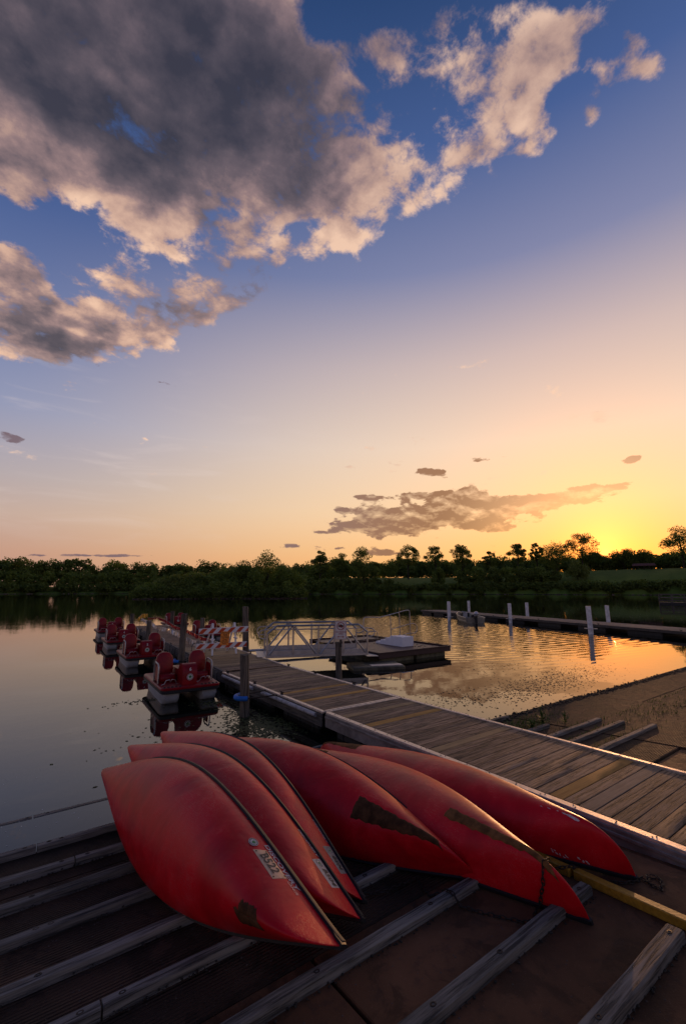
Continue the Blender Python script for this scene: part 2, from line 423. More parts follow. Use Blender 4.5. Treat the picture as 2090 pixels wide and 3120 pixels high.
M_BROWNDECK = mat_wood('brown_composite_deck', (.07,.036,.03), (.13,.068,.055), axis=1, sharp=.3, rough=.5, dist=.002)
M_BROWNSIDE = mat_plain('brown_composite_side', (.045,.022,.02), .6, noise=.25, nscale=4)
M_PRINT = mat_plain('black_print', (.012,.012,.012), .5)
M_REDPRINT = mat_plain('red_print', (.30,.03,.03), .45)
M_SIGN = mat_plain('white_sign_sheet', (.60,.56,.54), .4, noise=.08, nscale=12)
M_ORANGE = mat_plain('orange_sign_sheet', (.72,.22,.03), .5, noise=.1, nscale=20)
M_STRIPE = mat_plain('orange_red_stripe', (.46,.055,.018), .45, noise=.1, nscale=18)
M_BARWHITE = mat_plain('white_barricade', (.66,.64,.66), .45, noise=.1, nscale=12)
M_PEDRED = mat_plain('red_boat_plastic', (.20,.002,.006), .42, noise=.2, nscale=6, spec=.25)
M_GRIP = mat_plain('black_grip_strip', (.02,.015,.016), .9)
M_GREENLOGO = mat_plain('green_logo', (.02,.16,.05), .5)
M_SILVER = mat_plain('silver_foil', (.5,.5,.53), .35, metal=.85)
M_REDFOIL = mat_plain('red_foil', (.30,.012,.02), .35, metal=.35)
M_ROPE = mat_plain('pale_rope', (.35,.32,.28), .8)
M_PLATE = mat_plain('number_plate', (.55,.36,.23), .5, noise=.12, nscale=30)
M_PLATE2 = mat_plain('grey_number_plate', (.42,.36,.34), .5, noise=.12, nscale=30)
M_PLATE3 = mat_plain('dull_number_plate', (.20,.17,.165), .5, noise=.12, nscale=30)
M_DECAL = mat_plain('worn_white_decal', (.52,.42,.40), .6, noise=.35, nscale=60)
M_SKID = mat_plain('brown_skid_plate', (.15,.062,.022), .85, spec=.1, noise=.45, nscale=12, bmp=.004, bscale=30)
M_SKIDDARK = mat_plain('dark_skid_plate', (.070,.028,.012), .85, spec=.1, noise=.45, nscale=12, bmp=.004, bscale=30)
M_OUTBOARD = mat_plain('outboard_grey', (.40,.40,.46), .35, coat=.3)
M_JON = mat_plain('dull_aluminium_hull', (.20,.185,.16), .5, metal=.35, noise=.25, nscale=3)
M_BROWNROOF = mat_plain('brown_roof', (.10,.035,.03), .8)
M_STONE = mat_plain('shore_stone', (.085,.06,.05), .85, noise=.45, nscale=.3)

# canoe red: polyethylene, scuffed
def mat_canoe(name, base=(.58,.003,.012)):
    m_, h, b, o = new_mat(name)
    v = obj_vec(h); w = h.m('MULTIPLY', rnd(h), 20.0)
    big = h.noise(v, 1.6, 4, .6, .4, w=w); fine = h.noise(v, 24.0, 5, .65, w=w)
    geo = h.n('ShaderNodeTexCoord')
    scv = h.v('MULTIPLY', geo.outputs['Object'], (5.0, 55.0, 55.0)); sc = h.noise(scv, 1.0, 3, .55, 1.6, w=w)
    scr = h.step(h.m('ABSOLUTE', h.m('SUBTRACT', sc, .5)), .016, .0)
    sc2 = h.noise(h.v('MULTIPLY', geo.outputs['Object'], (26.0, 7.0, 7.0)), 1.0, 2, .5, 1.2, w=w)
    scr = h.m('MAXIMUM', scr, h.m('MULTIPLY', h.step(h.m('ABSOLUTE', h.m('SUBTRACT', sc2, .5)), .010, .0), h.step(fine, .5, .6)))
    scr = h.m('MULTIPLY', scr, h.step(big, .45, .65))
    col = h.mix(h.step(big, .3, .72), tuple(q*.62 for q in base), tuple(q*1.15 for q in base))
    col = h.mix(h.m('MULTIPLY', h.step(fine, .56, .72), .10), col, (.30,.06,.05))
    fade = h.step(h.noise(v, 3.4, 5, .65, .3, w=w), .52, .70)
    col = h.mix(h.m('MULTIPLY', fade, .28), col, (.34,.02,.022))
    col = h.mix(h.m('MULTIPLY', scr, .6), col, (.60,.16,.14))
    h.put(b.inputs['Base Color'], col)
    h.put(b.inputs['Roughness'], h.m('ADD', .27, h.m('MULTIPLY', fine, .24)))
    b.inputs['Specular IOR Level'].default_value = .20
    hh = h.m('ADD', h.m('MULTIPLY', big, 1.0), h.m('MULTIPLY', fine, .035))
    bump(h, b, h.m('ADD', hh, h.m('MULTIPLY', scr, -.04)), .02)
    return m_
M_CANOE = mat_canoe('canoe_red')
M_CANOEIN = mat_plain('canoe_inner_red', (.25,.008,.012), .6)

# ribbed concrete and smooth brown concrete of the ramp
def mat_ramp(name, smooth=False):
    m_, h, b, o = new_mat(name)
    v = obj_vec(h); big = h.noise(v, .9, 5, .6, .3); mid = h.noise(v, 7.0, 5, .65); fine = h.noise(v, 90.0, 3, .6)
    vor = h.n('ShaderNodeTexVoronoi'); h.t.links.new(v, vor.inputs['Vector']); vor.inputs['Scale'].default_value = 75
    agg = h.step(vor.outputs['Distance'], .16, .06)
    pick = h.m('GREATER_THAN', h.n('ShaderNodeSeparateXYZ').outputs[0], .7)
    sp = [n_ for n_ in h.t.nodes if n_.bl_idname == 'ShaderNodeSeparateXYZ'][-1]; h.t.links.new(vor.outputs['Color'], sp.inputs[0])
    agg = h.m('MULTIPLY', agg, pick)
    c1, c2 = ((.066,.028,.013), (.150,.062,.030)) if smooth else ((.036,.020,.012), (.10,.049,.028))
    col = h.mix(h.step(big, .3, .7), c1, c2)
    sp2 = h.n('ShaderNodeSeparateXYZ'); h.t.links.new(v, sp2.inputs[0])
    stain = h.step(h.noise(v, 2.3, 6, .68, .8), .50, .60)
    col = h.mix(h.m('MULTIPLY', stain, .55), col, tuple(q*.45 for q in c1))
    wet = h.step(h.m('ADD', sp2.outputs[1], h.m('MULTIPLY', mid, .5)), -.75, .1)
    col = h.mix(h.m('MULTIPLY', wet, .6), col, (.012,.009,.007))
    col = h.mix(h.m('MULTIPLY', h.step(mid, .52, .68), .4), col, (.035,.025,.02))
    col = h.mix(h.m('MULTIPLY', agg, .65), col, (.30,.22,.19))
    h.put(b.inputs['Base Color'], col)
    h.put(b.inputs['Roughness'], h.m('ADD', .62, h.m('MULTIPLY', mid, .35)))
    b.inputs['Specular IOR Level'].default_value = .18
    hh = h.m('ADD', h.m('MULTIPLY', fine, .25), h.m('MULTIPLY', mid, .8))
    if not smooth:
        wv = h.n('ShaderNodeTexWave', wave_type='BANDS', bands_direction='Y', wave_profile='SIN'); h.t.links.new(v, wv.inputs['Vector'])
        wv.inputs['Scale'].default_value = 1/.034/2.0*.628*.5; wv.inputs['Scale'].default_value = 9.2; wv.inputs['Distortion'].default_value = .35; wv.inputs['Detail'].default_value = 2
        wgt = h.step(mid, .68, .5)
        hh = h.m('ADD', hh, h.m('MULTIPLY', h.m('MULTIPLY', wv.outputs[1], wgt), 1.6))
    bump(h, b, hh, .010)
    return m_
M_RIB = mat_ramp('ribbed_concrete'); M_SLAB = mat_ramp('brown_concrete_slab', True)

# foliage
def mat_leaf(name, c1, c2, trans=.35):
    m_, h, b, o = new_mat(name)
    ge = h.n('ShaderNodeNewGeometry'); oi = rnd(h)
    f = h.m('ADD', h.m('MULTIPLY', ge.outputs['Random Per Island'], .6), h.m('MULTIPLY', h.noise(obj_vec(h), .22, 3, .5, w=h.m('MULTIPLY', oi, 7.0)), .7))
    col = h.mix(h.step(f, .3, .95), c1, c2)
    h.put(b.inputs['Base Color'], col); b.inputs['Roughness'].default_value = .65; b.inputs['Specular IOR Level'].default_value = .2
    tr = h.n('ShaderNodeBsdfTranslucent'); h.put(tr.inputs[0], h.mix(1.0, col, (1.0, 1.1, .45), 'MULTIPLY'))
    mx = h.n('ShaderNodeMixShader'); mx.inputs[0].default_value = trans
    h.t.links.new(b.outputs[0], mx.inputs[1]); h.t.links.new(tr.outputs[0], mx.inputs[2]); h.t.links.new(mx.outputs[0], o.inputs[0])
    return m_
M_LEAFDARK = mat_leaf('dark_foliage', (.075,.105,.024), (.135,.175,.040))
M_LEAFMID = mat_leaf('mid_foliage', (.10,.14,.028), (.17,.22,.05))
M_LEAFLIGHT = mat_leaf('light_foliage', (.10,.13,.03), (.18,.21,.06))
M_BARK = mat_plain('bark', (.035,.026,.02), .9)
M_WEED = mat_leaf('weed_leaf', (.03,.06,.012), (.07,.12,.02), .3)
M_ALGAE = mat_leaf('algae', (.022,.026,.008), (.07,.075,.02), .1)
M_SPECK = mat_plain('floating_seed', (.30,.22,.17), .9, noise=.6, nscale=.4)
M_DEBRIS = mat_plain('wet_debris', (.03,.022,.016), .8, noise=.4, nscale=6)

# land: mud below the water line, grass above
def mat_land():
    m_, h, b, o = new_mat('land')
    v = obj_vec(h); sp = h.n('ShaderNodeSeparateXYZ'); h.t.links.new(v, sp.inputs[0])
    n1 = h.noise(v, .03, 5, .6); n2 = h.noise(v, .5, 5, .7)
    gr = h.mix(h.step(n1, .35, .65), (.07,.11,.018), (.12,.16,.028))
    gr = h.mix(h.m('MULTIPLY', h.step(n2, .5, .7), .4), gr, (.035,.05,.01))
    mud = h.mix(h.step(n2, .3, .7), (.012,.011,.007), (.022,.019,.011))
    c = h.mix(h.step(sp.outputs[2], .05, .45), mud, gr)
    h.put(b.inputs['Base Color'], c); b.inputs['Roughness'].default_value = .95; b.inputs['Specular IOR Level'].default_value = .1
    bump(h, b, n2, .3)
    return m_
M_LAND = mat_land()

# water
def mat_water():
    m_ = bpy.data.materials.new('lake_water'); m_.use_nodes = True; t = m_.node_tree; t.nodes.clear(); h = G(t)
    tcn = h.n('ShaderNodeTexCoord'); v = tcn.outputs['Object']
    sp = h.n('ShaderNodeSeparateXYZ'); t.links.new(v, sp.inputs[0]); x, y = sp.outputs[0], sp.outputs[1]
    # calm swell, small cat's paws, rings spreading in the basin right of the dock
    sw = h.noise(h.v('MULTIPLY', v, (.35, .35, 1)), 1.0, 2, .5)
    rp = h.noise(h.v('MULTIPLY', v, (1.5, 2.3, 1)), 1.0, 3, .5, .4)
    patch = h.step(h.noise(v, .06, 2, .5), .42, .62)
    d = h.v('DISTANCE', v, (34.0, 62.0, 0.0))
    d = h.m('ADD', d, h.m('MULTIPLY', sw, 1.1))
    ring = h.m('SINE', h.m('MULTIPLY', d, 2*math.pi/.62))
    d2 = h.v('DISTANCE', v, (52.0, 55.0, 0.0))
    ring2 = h.m('SINE', h.m('MULTIPLY', h.m('ADD', d2, h.m('MULTIPLY', sw, .7)), 2*math.pi/.47))
    basin = h.m('MULTIPLY', h.step(x, 13.0, 22.0), h.m('MAXIMUM', h.step(x, 36.0, 30.0), h.m('MULTIPLY', h.step(y, 20.0, 26.0), h.step(x, 48.0, 38.0))))
    basin = h.m('MULTIPLY', basin, h.m('MULTIPLY', h.step(y, 8.0, 15.0), h.step(y, 45.0, 36.0)))
    rings = h.m('MULTIPLY', h.m('ADD', h.m('MULTIPLY', ring, .0050), h.m('MULTIPLY', ring2, .0010)), h.m('MULTIPLY', basin, h.m('ADD', .25, h.noise(v, .18, 2, .5))))
    far = h.step(h.v('LENGTH', v), 22.0, 60.0)
    amp = h.m('ADD', h.m('MULTIPLY', patch, .0010), h.m('ADD', .0008, h.m('MULTIPLY', far, .0022)))
    hh = h.m('ADD', h.m('MULTIPLY', rp, h.m('ADD', amp, h.m('MULTIPLY', basin, .0026))), h.m('MULTIPLY', sw, .004))
    hh = h.m('ADD', hh, rings)
    bp = h.n('ShaderNodeBump'); bp.inputs['Distance'].default_value = 1.0; bp.inputs['Strength'].default_value = 1.0
    h.put(bp.inputs['Height'], hh)
    gl = h.n('ShaderNodeBsdfGlossy'); gl.inputs['Roughness'].default_value = .015; gl.inputs['Color'].default_value = (.93,.93,.93,1); t.links.new(bp.outputs[0], gl.inputs['Normal'])
    df = h.n('ShaderNodeBsdfDiffuse'); df.inputs[0].default_value = (.012,.014,.010,1)
    tr = h.n('ShaderNodeBsdfTransparent'); tr.inputs[0].default_value = (.50,.50,.42,1)
    body = h.n('ShaderNodeMixShader'); body.inputs[0].default_value = .55; t.links.new(df.outputs[0], body.inputs[1]); t.links.new(tr.outputs[0], body.inputs[2])
    fr = h.n('ShaderNodeFresnel'); fr.inputs['IOR'].default_value = 1.5; t.links.new(bp.outputs[0], fr.inputs['Normal'])
    mx = h.n('ShaderNodeMixShader'); t.links.new(fr.outputs[0], mx.inputs[0]); t.links.new(body.outputs[0], mx.inputs[1]); t.links.new(gl.outputs[0], mx.inputs[2])
    o = h.n('ShaderNodeOutputMaterial'); t.links.new(mx.outputs[0], o.inputs[0]); return m_
M_WATER = mat_water()

# ================================================================ land and water
def sstep(a, b, v):
    t = min(1, max(0, (v-a)/(b-a))); return t*t*(3-2*t)
def shore_r(az):
    return 400 - 80*sstep(27, 33, az) + 3*math.sin(az*1.7) + 2*math.sin(az*5.1)
def land_z(x, y):
    D = math.hypot(x, y); az = math.degrees(math.atan2(x, y))
    near = .07*(7 - y) - .05
    near = max(-2.6, min(2.6, near))
    if y < -8: near = min(near, 1.05 + .02*(-8 - y))
    d = D - shore_r(az)
    if d > 0:
        H = 6 + 8*sstep(30, 36, az) + 5*sstep(48, 70, az)
        far = min(d*.25, .4) + H*(1 - math.exp(-d/34.0))*(1 if az < 30 else 1.04)
        if az > 80 or az < -20: far = H*(1 - math.exp(-d/34.0))
    else: far = -2.6 if d < -14 else -2.6*(-d/14)
    # the small wooded island
    az0, D0 = 21.3, 172.0
    e = ((az-az0)/10.2)**2 + ((D-D0)/11.0)**2
    isl = 1.3*(1-e) if e < 1.6 else -9
    return max(near, far, isl)
azs = sorted(set([-180+i*4 for i in range(0, 90)] + [-12+i*.5 for i in range(0, 190)]))
radii = [0.0] + [1.2**i for i in range(1, 27)]
radii = [r_ for r_ in radii if r_ < 130] + [140, 150, 156, 160, 163, 166, 170, 174, 178, 181, 184, 190, 210, 250, 290, 306, 314, 318, 322, 327, 332, 338, 346, 356, 368, 380, 390, 398, 404, 410, 420, 435, 455, 490, 560, 700, 1000, 1600, 2600]
tv, tf = [], []
for r_ in radii:
    for a_ in azs:
        X, Y = r_*math.sin(R(a_)), r_*math.cos(R(a_)); tv.append((X, Y, land_z(X, Y)))
na = len(azs)
for i in range(len(radii)-1):
    for j in range(na):
        k = (j+1) % na
        tf.append((i*na+j, i*na+k, (i+1)*na+k, (i+1)*na+j))
mb = MB(); mb.add(tv, tf)
land = mb.obj('terrain', M_LAND, smooth=True); tag(land, kind='structure')
wm = MB(); NWT = 96
wm.add([(0,0,0)] + [(700*math.sin(2*math.pi*i/NWT), 700*math.cos(2*math.pi*i/NWT), 0) for i in range(NWT)], [(0, 1+(i+1) % NWT, 1+i) for i in range(NWT)])
water = wm.obj('water', M_WATER); tag(water, kind='structure')

# ================================================================ boat ramp
ALPHA = math.atan(.07)
RAMP = T(0, 7, 0) @ Matrix.Rotation(-ALPHA, 4, 'X')
ramp = thing('boat_ramp'); ramp.matrix_world = RAMP; tag(ramp, kind='structure')
ca_ = math.cos(ALPHA)
def slab(x0, x1, y0, y1, mat, th=.16, lift=0.0):
    s0, s1 = (y0-7)/ca_, (y1-7)/ca_
    b = MB(); b.box(((x0+x1)/2, (s0+s1)/2, -th/2+lift), (x1-x0, s1-s0, th), bev=.008)
    return b.obj('slab', mat, ramp, auto=30)
slab(-14, 5.6, 3.385, 6.0, M_RIB); slab(-14, 5.6, 6.02, 14, M_RIB, lift=-.004)
slab(-14, 2.14, -3, 3.36, M_SLAB, lift=.010); slab(2.17, 5.60, .5, 3.36, M_SLAB, lift=.012); slab(2.17, 5.60, -3, .48, M_SLAB, lift=.008)
slab(5.62, 10.13, -3, 3.38, M_SLAB, lift=-.03); slab(5.62, 10.13, 3.41, 14, M_RIB, lift=-.005)
slab(10.16, 13.96, -3, 14, M_RIB, lift=.003); slab(13.99, 40, 5.45, 14, M_RIB, lift=-.003); slab(13.99, 40, 4.48, 5.42, M_RIB); slab(13.99, 40, -3, 4.45, M_SLAB)
rt = random.Random(4)
def timber(x0, x1, y, w=.095, h=.075, mat=None, name='timber', bolts=()):
    n = max(2, int((x1-x0)/.35)); rings = []
    b = MB(); s = (y-7)/ca_
    for i in range(n+1):
        x = x0 + (x1-x0)*i/n; dy = rt.uniform(-.004, .004); dz = rt.uniform(-.003, .003); W2 = w/2; c = .012
        rings.append([(x, s+dy-W2, 0), (x, s+dy-W2, h+dz-c), (x, s+dy-W2+c, h+dz), (x, s+dy+W2-c, h+dz), (x, s+dy+W2, h+dz-c), (x, s+dy+W2, 0)])
    b.loft(rings); o = b.obj(name, mat or M_TIMBER, ramp, auto=40)
    for bx in bolts:
        q = MB(); q.loft([[(bx+r_*math.cos(k*.785)*1.35, s+r_*math.sin(k*.785), z_) for k in range(8)] for r_, z_ in ((.019, h-.01), (.019, h+.003), (.011, h+.004), (.008, h-.004))])
        q.obj('bolt', M_IRON, o)
    return o
timber(-8, .50, 7.97, bolts=(.45,)); timber(.52, 5.4, 7.97, bolts=(.68, 3.0))
timber(-8, .51, 6.94, bolts=(.40, -1.5)); timber(.525, 5.4, 6.94, bolts=(.64, .77, 3.1))
timber(-8, .84, 6.28, bolts=(.72, -1.3)); timber(.855, 5.4, 6.28, bolts=(.97, 3.2))
timber(-8, 5.3, 5.71, bolts=(.43, 2.6)); timber(-8, 5.3, 5.10, bolts=(.44, .55, 2.7)); timber(-8, 5.2, 4.46, bolts=(.43, 2.6))
timber(-8, .76, 3.87, bolts=(.64,)); timber(.775, 4.9, 3.87, bolts=(.90, 3.1))
timber(-3, 4.50, 3.14, w=.112, h=.08, bolts=(2.06, 3.26, .8)); timber(-3, 4.56, 2.41, w=.115, h=.085, bolts=(2.50, 3.23, 4.44, 1.0)); timber(-3, 4.50, 1.69, w=.125, h=.09, bolts=(3.22, 4.40))
timber(-3, 4.5, .95, w=.115, bolts=(3.2,))
for x0, x1, y, bl in ((8.1, 11.18, 5.28, (9.3, 9.9, 10.7)), (8.1, 11.28, 4.82, (9.2, 10.1, 10.9)), (8.1, 11.40, 4.24, (9.1, 9.6, 10.0, 10.8)), (8.1, 9.9, 5.80, ()), (8.1, 9.2, 6.3, ()), (8.1, 10.0, 6.9, (9.4,))):
    timber(x0, x1, y, w=.11, h=.06, bolts=bl)
yb = MB(); yb.box((0, 0, .04), (.085, 2.9, .08), bev=.008)
yo = yb.obj('yellow_timber', M_YELLOW, ramp, auto=40); yo.location = (4.66, (1.14-7)/ca_, .012); yo.rotation_euler = (0, 0, R(-2.0)); yo['label'] = 'yellow painted timber across the ends of the grey timbers'
yb2 = MB(); yb2.box((0, 0, .04), (.085, .62, .08), bev=.008)
yo2 = yb2.obj('yellow_timber', M_YELLOW, ramp, auto=40); yo2.location = (4.71, (2.93-7)/ca_, .012); yo2.rotation_euler = (0, 0, R(-2.0))
yo2['label'] = 'short yellow painted timber under the canoe'

# ================================================================ the wooden boat dock
dock = thing('boat_dock', label='long weathered plank dock running from the ramp out past the red pedal boats', cat='dock')
PL = 2.12
def plank_mesh(seed, L=PL, w=.181, h=.038):
    q = random.Random(seed); b = MB(); rings = []
    n = 5
    for i in range(n+1):
        x = -L/2 + L*i/n; e0, e1 = q.uniform(-.002, .002), q.uniform(-.002, .002); W2 = w/2; c = .005; dz = q.uniform(-.0015, .0015)
        if i in (0, n): x += q.uniform(-.006, .006)
        rings.append([(x, -W2+e0, -h), (x, -W2+e0, -c), (x, -W2+c+e0, dz), (x, W2-c+e1, dz), (x, W2+e1, -c), (x, W2+e1, -h)])
    b.loft(rings); return b.mesh('plank', M_PLANK, auto=40)
plank_meshes = {}
for mname, m_ in (('old', M_PLANK), ('new', M_PLANKNEW), ('mid', M_PLANKMID), ('tan', M_PLANKTAN)):
    L_ = []
    for sd in range(4 if mname == 'old' else 2):
        me = plank_mesh(sd+7); me.materials.clear(); me.materials.append(m_); L_.append(me)
    plank_meshes[mname] = L_
rp = random.Random(11)
def plank(kind, x, y, z, rz=0):
    o = link('plank', rp.choice(plank_meshes[kind]), dock, (x+rp.uniform(-.004, .004), y+rp.uniform(-.002, .002), z+rp.uniform(-.0025, .0025)))
    o.rotation_euler = (R(rp.uniform(-.35, .35)), R(rp.uniform(-.08, .08)), rz+R(rp.uniform(-.12, .12)))
    if rp.random() < .5: o.rotation_euler[2] += math.pi
    if kind == 'new': o['label'] = 'new yellow replacement plank'
# section A: from the ramp to the joint
ZA = .455
for k in range(-16, 27):
    y = 3.435 + k*.19
    if y > 8.42: break
    kind = 'new' if k in (0, 20) else ('mid' if k in (-2,) else ('tan' if k in (11, 24) else 'old'))
    plank(kind, 6.93+ (8.45-y)*.012, y, ZA)
# section B
k = 0; y = 8.72
while y < 14.35:
    kind = 'new' if k in (5, 10) else ('tan' if k in (18, 24, 22, 27) else 'old'); plank(kind, 6.86, y, ZA); y += .19; k += 1
# section C turns a little
CROT = R(-4.15); CO = Vector((6.87, 14.5, 0))
def cpt(x, y, z=0):
    return Vector((CO.x + x*math.cos(CROT) - y*math.sin(CROT), CO.y + x*math.sin(CROT) + y*math.cos(CROT), z))
y = .12; k = 0
while y < 21.6:
    kind = 'tan' if 1.0 < y < 6.9 else 'old'; p_ = cpt(0, y); plank(kind, p_.x, p_.y, ZA, CROT); y += .19; k += 1
# the rims, side boards and fenders
def part(name, b, mat, auto=35, parent=None, label=None):
    o = b.obj(name, mat, parent or dock, auto=auto)
    if label: o['label'] = label
    return o
def lx(y): return 5.70 + (8.45-y)*.010    # left edge of section A
def rx_(y): return 8.02 + (8.45-y)*.030
def strip(name, p0, p1, w, z0, z1, mat, **k):
    p0, p1 = Vector(p0), Vector(p1); d = (p1-p0); L = d.length; ang = math.atan2(d.y, d.x)
    b = MB(); b.box((L/2, 0, (z0+z1)/2), (L, w, z1-z0), M=T(p0.x, p0.y, 0) @ Matrix.Rotation(ang, 4, 'Z'), bev=.006); return part(name, b, mat, **k)
strip('rim', (lx(0)+.06, .3), (lx(8.44)+.06, 8.44), .11, .43, .476, M_ALUEDGE); strip('rim', (rx_(0)-.04, .3), (rx_(8.44)-.04, 8.44), .08, .43, .474, M_ALUEDGE)
strip('side_board', (lx(0), .3), (lx(8.44), 8.44), .03, .18, .445, M_ALUSIDE); strip('side_board', (lx(0)-.022, .3), (lx(8.44)-.022, 8.44), .02, .36, .40, M_ALUSIDE)
strip('side_board', (rx_(0), .3), (rx_(8.44), 8.44), .03, .18, .43, M_ALUSIDE)
strip('joint_strip', (5.75, 8.49), (8.0, 8.49), .05, .44, .474, M_ALUEDGE); strip('joint_strip', (5.75, 8.585), (8.0, 8.585), .06, .44, .472, M_ALUEDGE)
strip('rim', (5.72, 8.53), (5.72, 14.42), .09, .43, .476, M_ALUEDGE); strip('rim', (7.965, 8.53), (7.965, 14.42), .09, .43, .474, M_ALUEDGE)
strip('side_board', (5.655, 8.5), (5.655, 14.42), .04, .17, .43, M_FASCIA); strip('side_board', (8.03, 8.5), (8.03, 14.42), .04, .17, .43, M_FASCIA)
for y0, y1 in ((8.7, 11.35), (11.95, 14.2)):
    b = MB(); b.tube([(5.61, y0, .385), (5.61, y1, .385)], .048, 10); part('fender', b, M_RUBRAIL, 60)
for y0, y1 in ((8.6, 9.6), (9.75, 11.9), (12.4, 14.0)):
    b = MB(); b.tube([(8.07, y0, .42), (8.07, y1, .42)], .04, 8); part('fender', b, M_RUBRAIL, 60)
def cstrip(name, x, y0, y1, w, z0, z1, mat): p, q = cpt(x, y0), cpt(x, y1); strip(name, p, q, w, z0, z1, mat)
for y0, y1 in ((0, 2.9), (2.95, 6.9), (6.95, 13.9), (13.95, 21.7)):
    for sx in (-1, 1):
        cstrip('rim', sx*1.11, y0, y1, .07, .43, .474, M_ALUEDGE if sx > 0 else M_FASCIA); cstrip('side_board', sx*1.165, y0, y1, .04, .14, .43, M_FASCIA)
rd = random.Random(3)
y = .4
while y < 21:        # upright skirt boards on the pedal-boat side
    p_ = cpt(-1.20, y); b = MB(); b.box((0, 0, .17), (.03, .14, .5+rd.uniform(-.08, .05)), bev=.005); o = part('skirt_board', b, M_TIMBER); o.location = p_; o.rotation_euler = (0, 0, CROT); y += rd.choice((.45, .55, .9, 1.3))
b = MB(); b.box((0, 0, .26), (2.2, .05, .34), bev=.005); o = part('end_board', b, M_FASCIA); o.location = cpt(0, 21.75); o.rotation_euler = (0, 0, CROT)
# floats below
fb = MB(); fb.box((0, 0, 0), (2.05, 1.7, .52), bev=.05, taper=1)
for s_ in (-.6, 0, .6): fb.box((0, s_, .0), (2.09, .10, .46), bev=.02)
fme = fb.mesh('float', M_FLOAT, auto=35)
for y in (7.4, 9.75, 12.0, 13.75): link('float', fme, dock, (6.86, y, -.10))
for y in (1.4, 4.4, 7.4, 10.4, 13.4, 16.4, 19.6): o = link('float', fme, dock, cpt(0, y, -.10)); o.rotation_euler = (0, 0, CROT)
# cleats
cb = MB(); cb.box((0, 0, .006), (.05, .13, .012), bev=.004); cb.box((0, -.03, .03), (.025, .022, .05)); cb.box((0, .03, .03), (.025, .022, .05))
cb.tube([(0, -.12, .072), (0, -.06, .06), (0, .06, .06), (0, .12, .072)], [.009, .015, .015, .009], 8)
cme = cb.mesh('cleat', M_IRON, auto=50)
for x, y in ((5.74, 10.49), (5.74, 14.1), (7.95, 14.1), (7.96, 10.37), (5.74, 12.1), (7.96, 12.4)): link('cleat', cme, dock, (x, y, .474))
for x, y in ((-1.1, 3.3), (1.1, 3.4), (-1.1, 8.4), (-1.1, 13.0), (-1.1, 18), (1.1, 8.6), (1.1, 14)): o = link('cleat', cme, dock, cpt(x, y, .474)); o.rotation_euler = (0, 0, CROT)
# screws along the rims
sb = MB(); rs = random.Random(9)
for i in range(20):
    y = .6 + i*.42
    for x in (lx(y)+.045, lx(y)+.085, rx_(y)-.045): sb.cyl((x, y+rs.uniform(-.05, .05), .474), .009, .007, 6)
for i in range(22):
    y = 8.7 + i*.27
    for x in (5.72, 7.965): sb.cyl((x, y, .474), .007, .006, 6)
so = part('screw', sb, M_IRON); so['kind'] = 'stuff'
# hoops that hold the dock to its piles, the near two wrapped in blue foam
def pile_hoop(c, r_, x_dock, z_, foam=True, sgn=-1):
    b = MB(); b.tube([(x_dock, c[1]-.32, z_), (c[0]-sgn*.05, c[1]-r_, z_), (c[0]+sgn*r_*.8, c[1]-r_*.75, z_), (c[0]+sgn*r_, c[1], z_), (c[0]+sgn*r_*.8, c[1]+r_*.75, z_), (c[0]-sgn*.05, c[1]+r_, z_), (x_dock, c[1]+.32, z_)], .018, 8)
    o = part('pile_hoop', b, M_IRON, 60)
    if foam:
        f_ = MB(); pts = [(c[0]+sgn*r_*math.sin(R(a_))*1.0, c[1]-r_*math.cos(R(a_)), z_) for a_ in range(12, 178, 14)]; f_.tube(pts, .058, 12)
        part('foam_sleeve', f_, M_BLUE, 60, parent=o, label='blue foam sleeve')
pile_hoop((4.92, 10.88), .24, 5.64, .46); pile_hoop((5.30, 17.95), .22, 5.85, .42)
# handrail hoops standing on the dock
def rod_hoop(x, y, dx=.78, z1=.84):
    b = MB(); b.tube([(x, y, .45), (x, y, z1-.12), (x+.02, y+.01, z1-.04), (x+.08, y+.02, z1), (x+dx, y+.25, z1+.03), (x+dx+.07, y+.27, z1-.02), (x+dx+.09, y+.28, z1-.1), (x+dx+.09, y+.28, .45)], .014, 8)
    part('rod_hoop', b, M_DARKMETAL, 60)
rod_hoop(6.29, 19.5); rod_hoop(7.0, 28.1); rod_hoop(7.42, 35.0); rod_hoop(7.35, 19.6, .7, .86)

# ================================================================ piles
def pile(name, base, top, r_, seed, **k):
    q = random.Random(seed); b = MB(); rings = []; n = 18; H = 14
    ph = [q.uniform(0, 6.28) for _ in range(4)]
    for i in range(H+1):
        t_ = i/H; c = Vector(base).lerp(Vector(top), t_) - Vector(base); rr = r_*(1.04-.1*t_)
        ring = []
        for k_ in range(n):
            a_ = 2*math.pi*k_/n; w = 1 + .05*math.sin(2*a_+ph[0]) + .035*math.sin(5*a_+ph[1]+t_*1.5) + .03*math.sin(9*a_+ph[2]) + q.uniform(-.012, .012)
            zz = c.z + (0 if i < H else q.uniform(-.02, .02))
            ring.append((c.x+rr*w*math.cos(a_), c.y+rr*w*math.sin(a_), zz))
        rings.append(ring)
    rings.append([(rings[-1][k_][0]*.2+(top[0]-base[0])*.8, rings[-1][k_][1]*.2+(top[1]-base[1])*.8, top[2]-base[2]+.012) for k_ in range(n)])
    b.loft(rings); o = b.obj(name, M_POST, auto=55); o.location = base
    tag(o, cat='wooden pile', group='wooden piles beside the dock', **k); return o
pile('wooden_pile', (4.97, 10.87, -1.2), (4.85, 10.87, 1.48), .118, 1, label='thick grey wooden pile with the blue foam ring, nearest the canoes')
pile('wooden_pile', (9.29, 12.93, -1.2), (9.25, 12.93, 1.30), .118, 2, label='wooden pile that carries the no fishing sign')
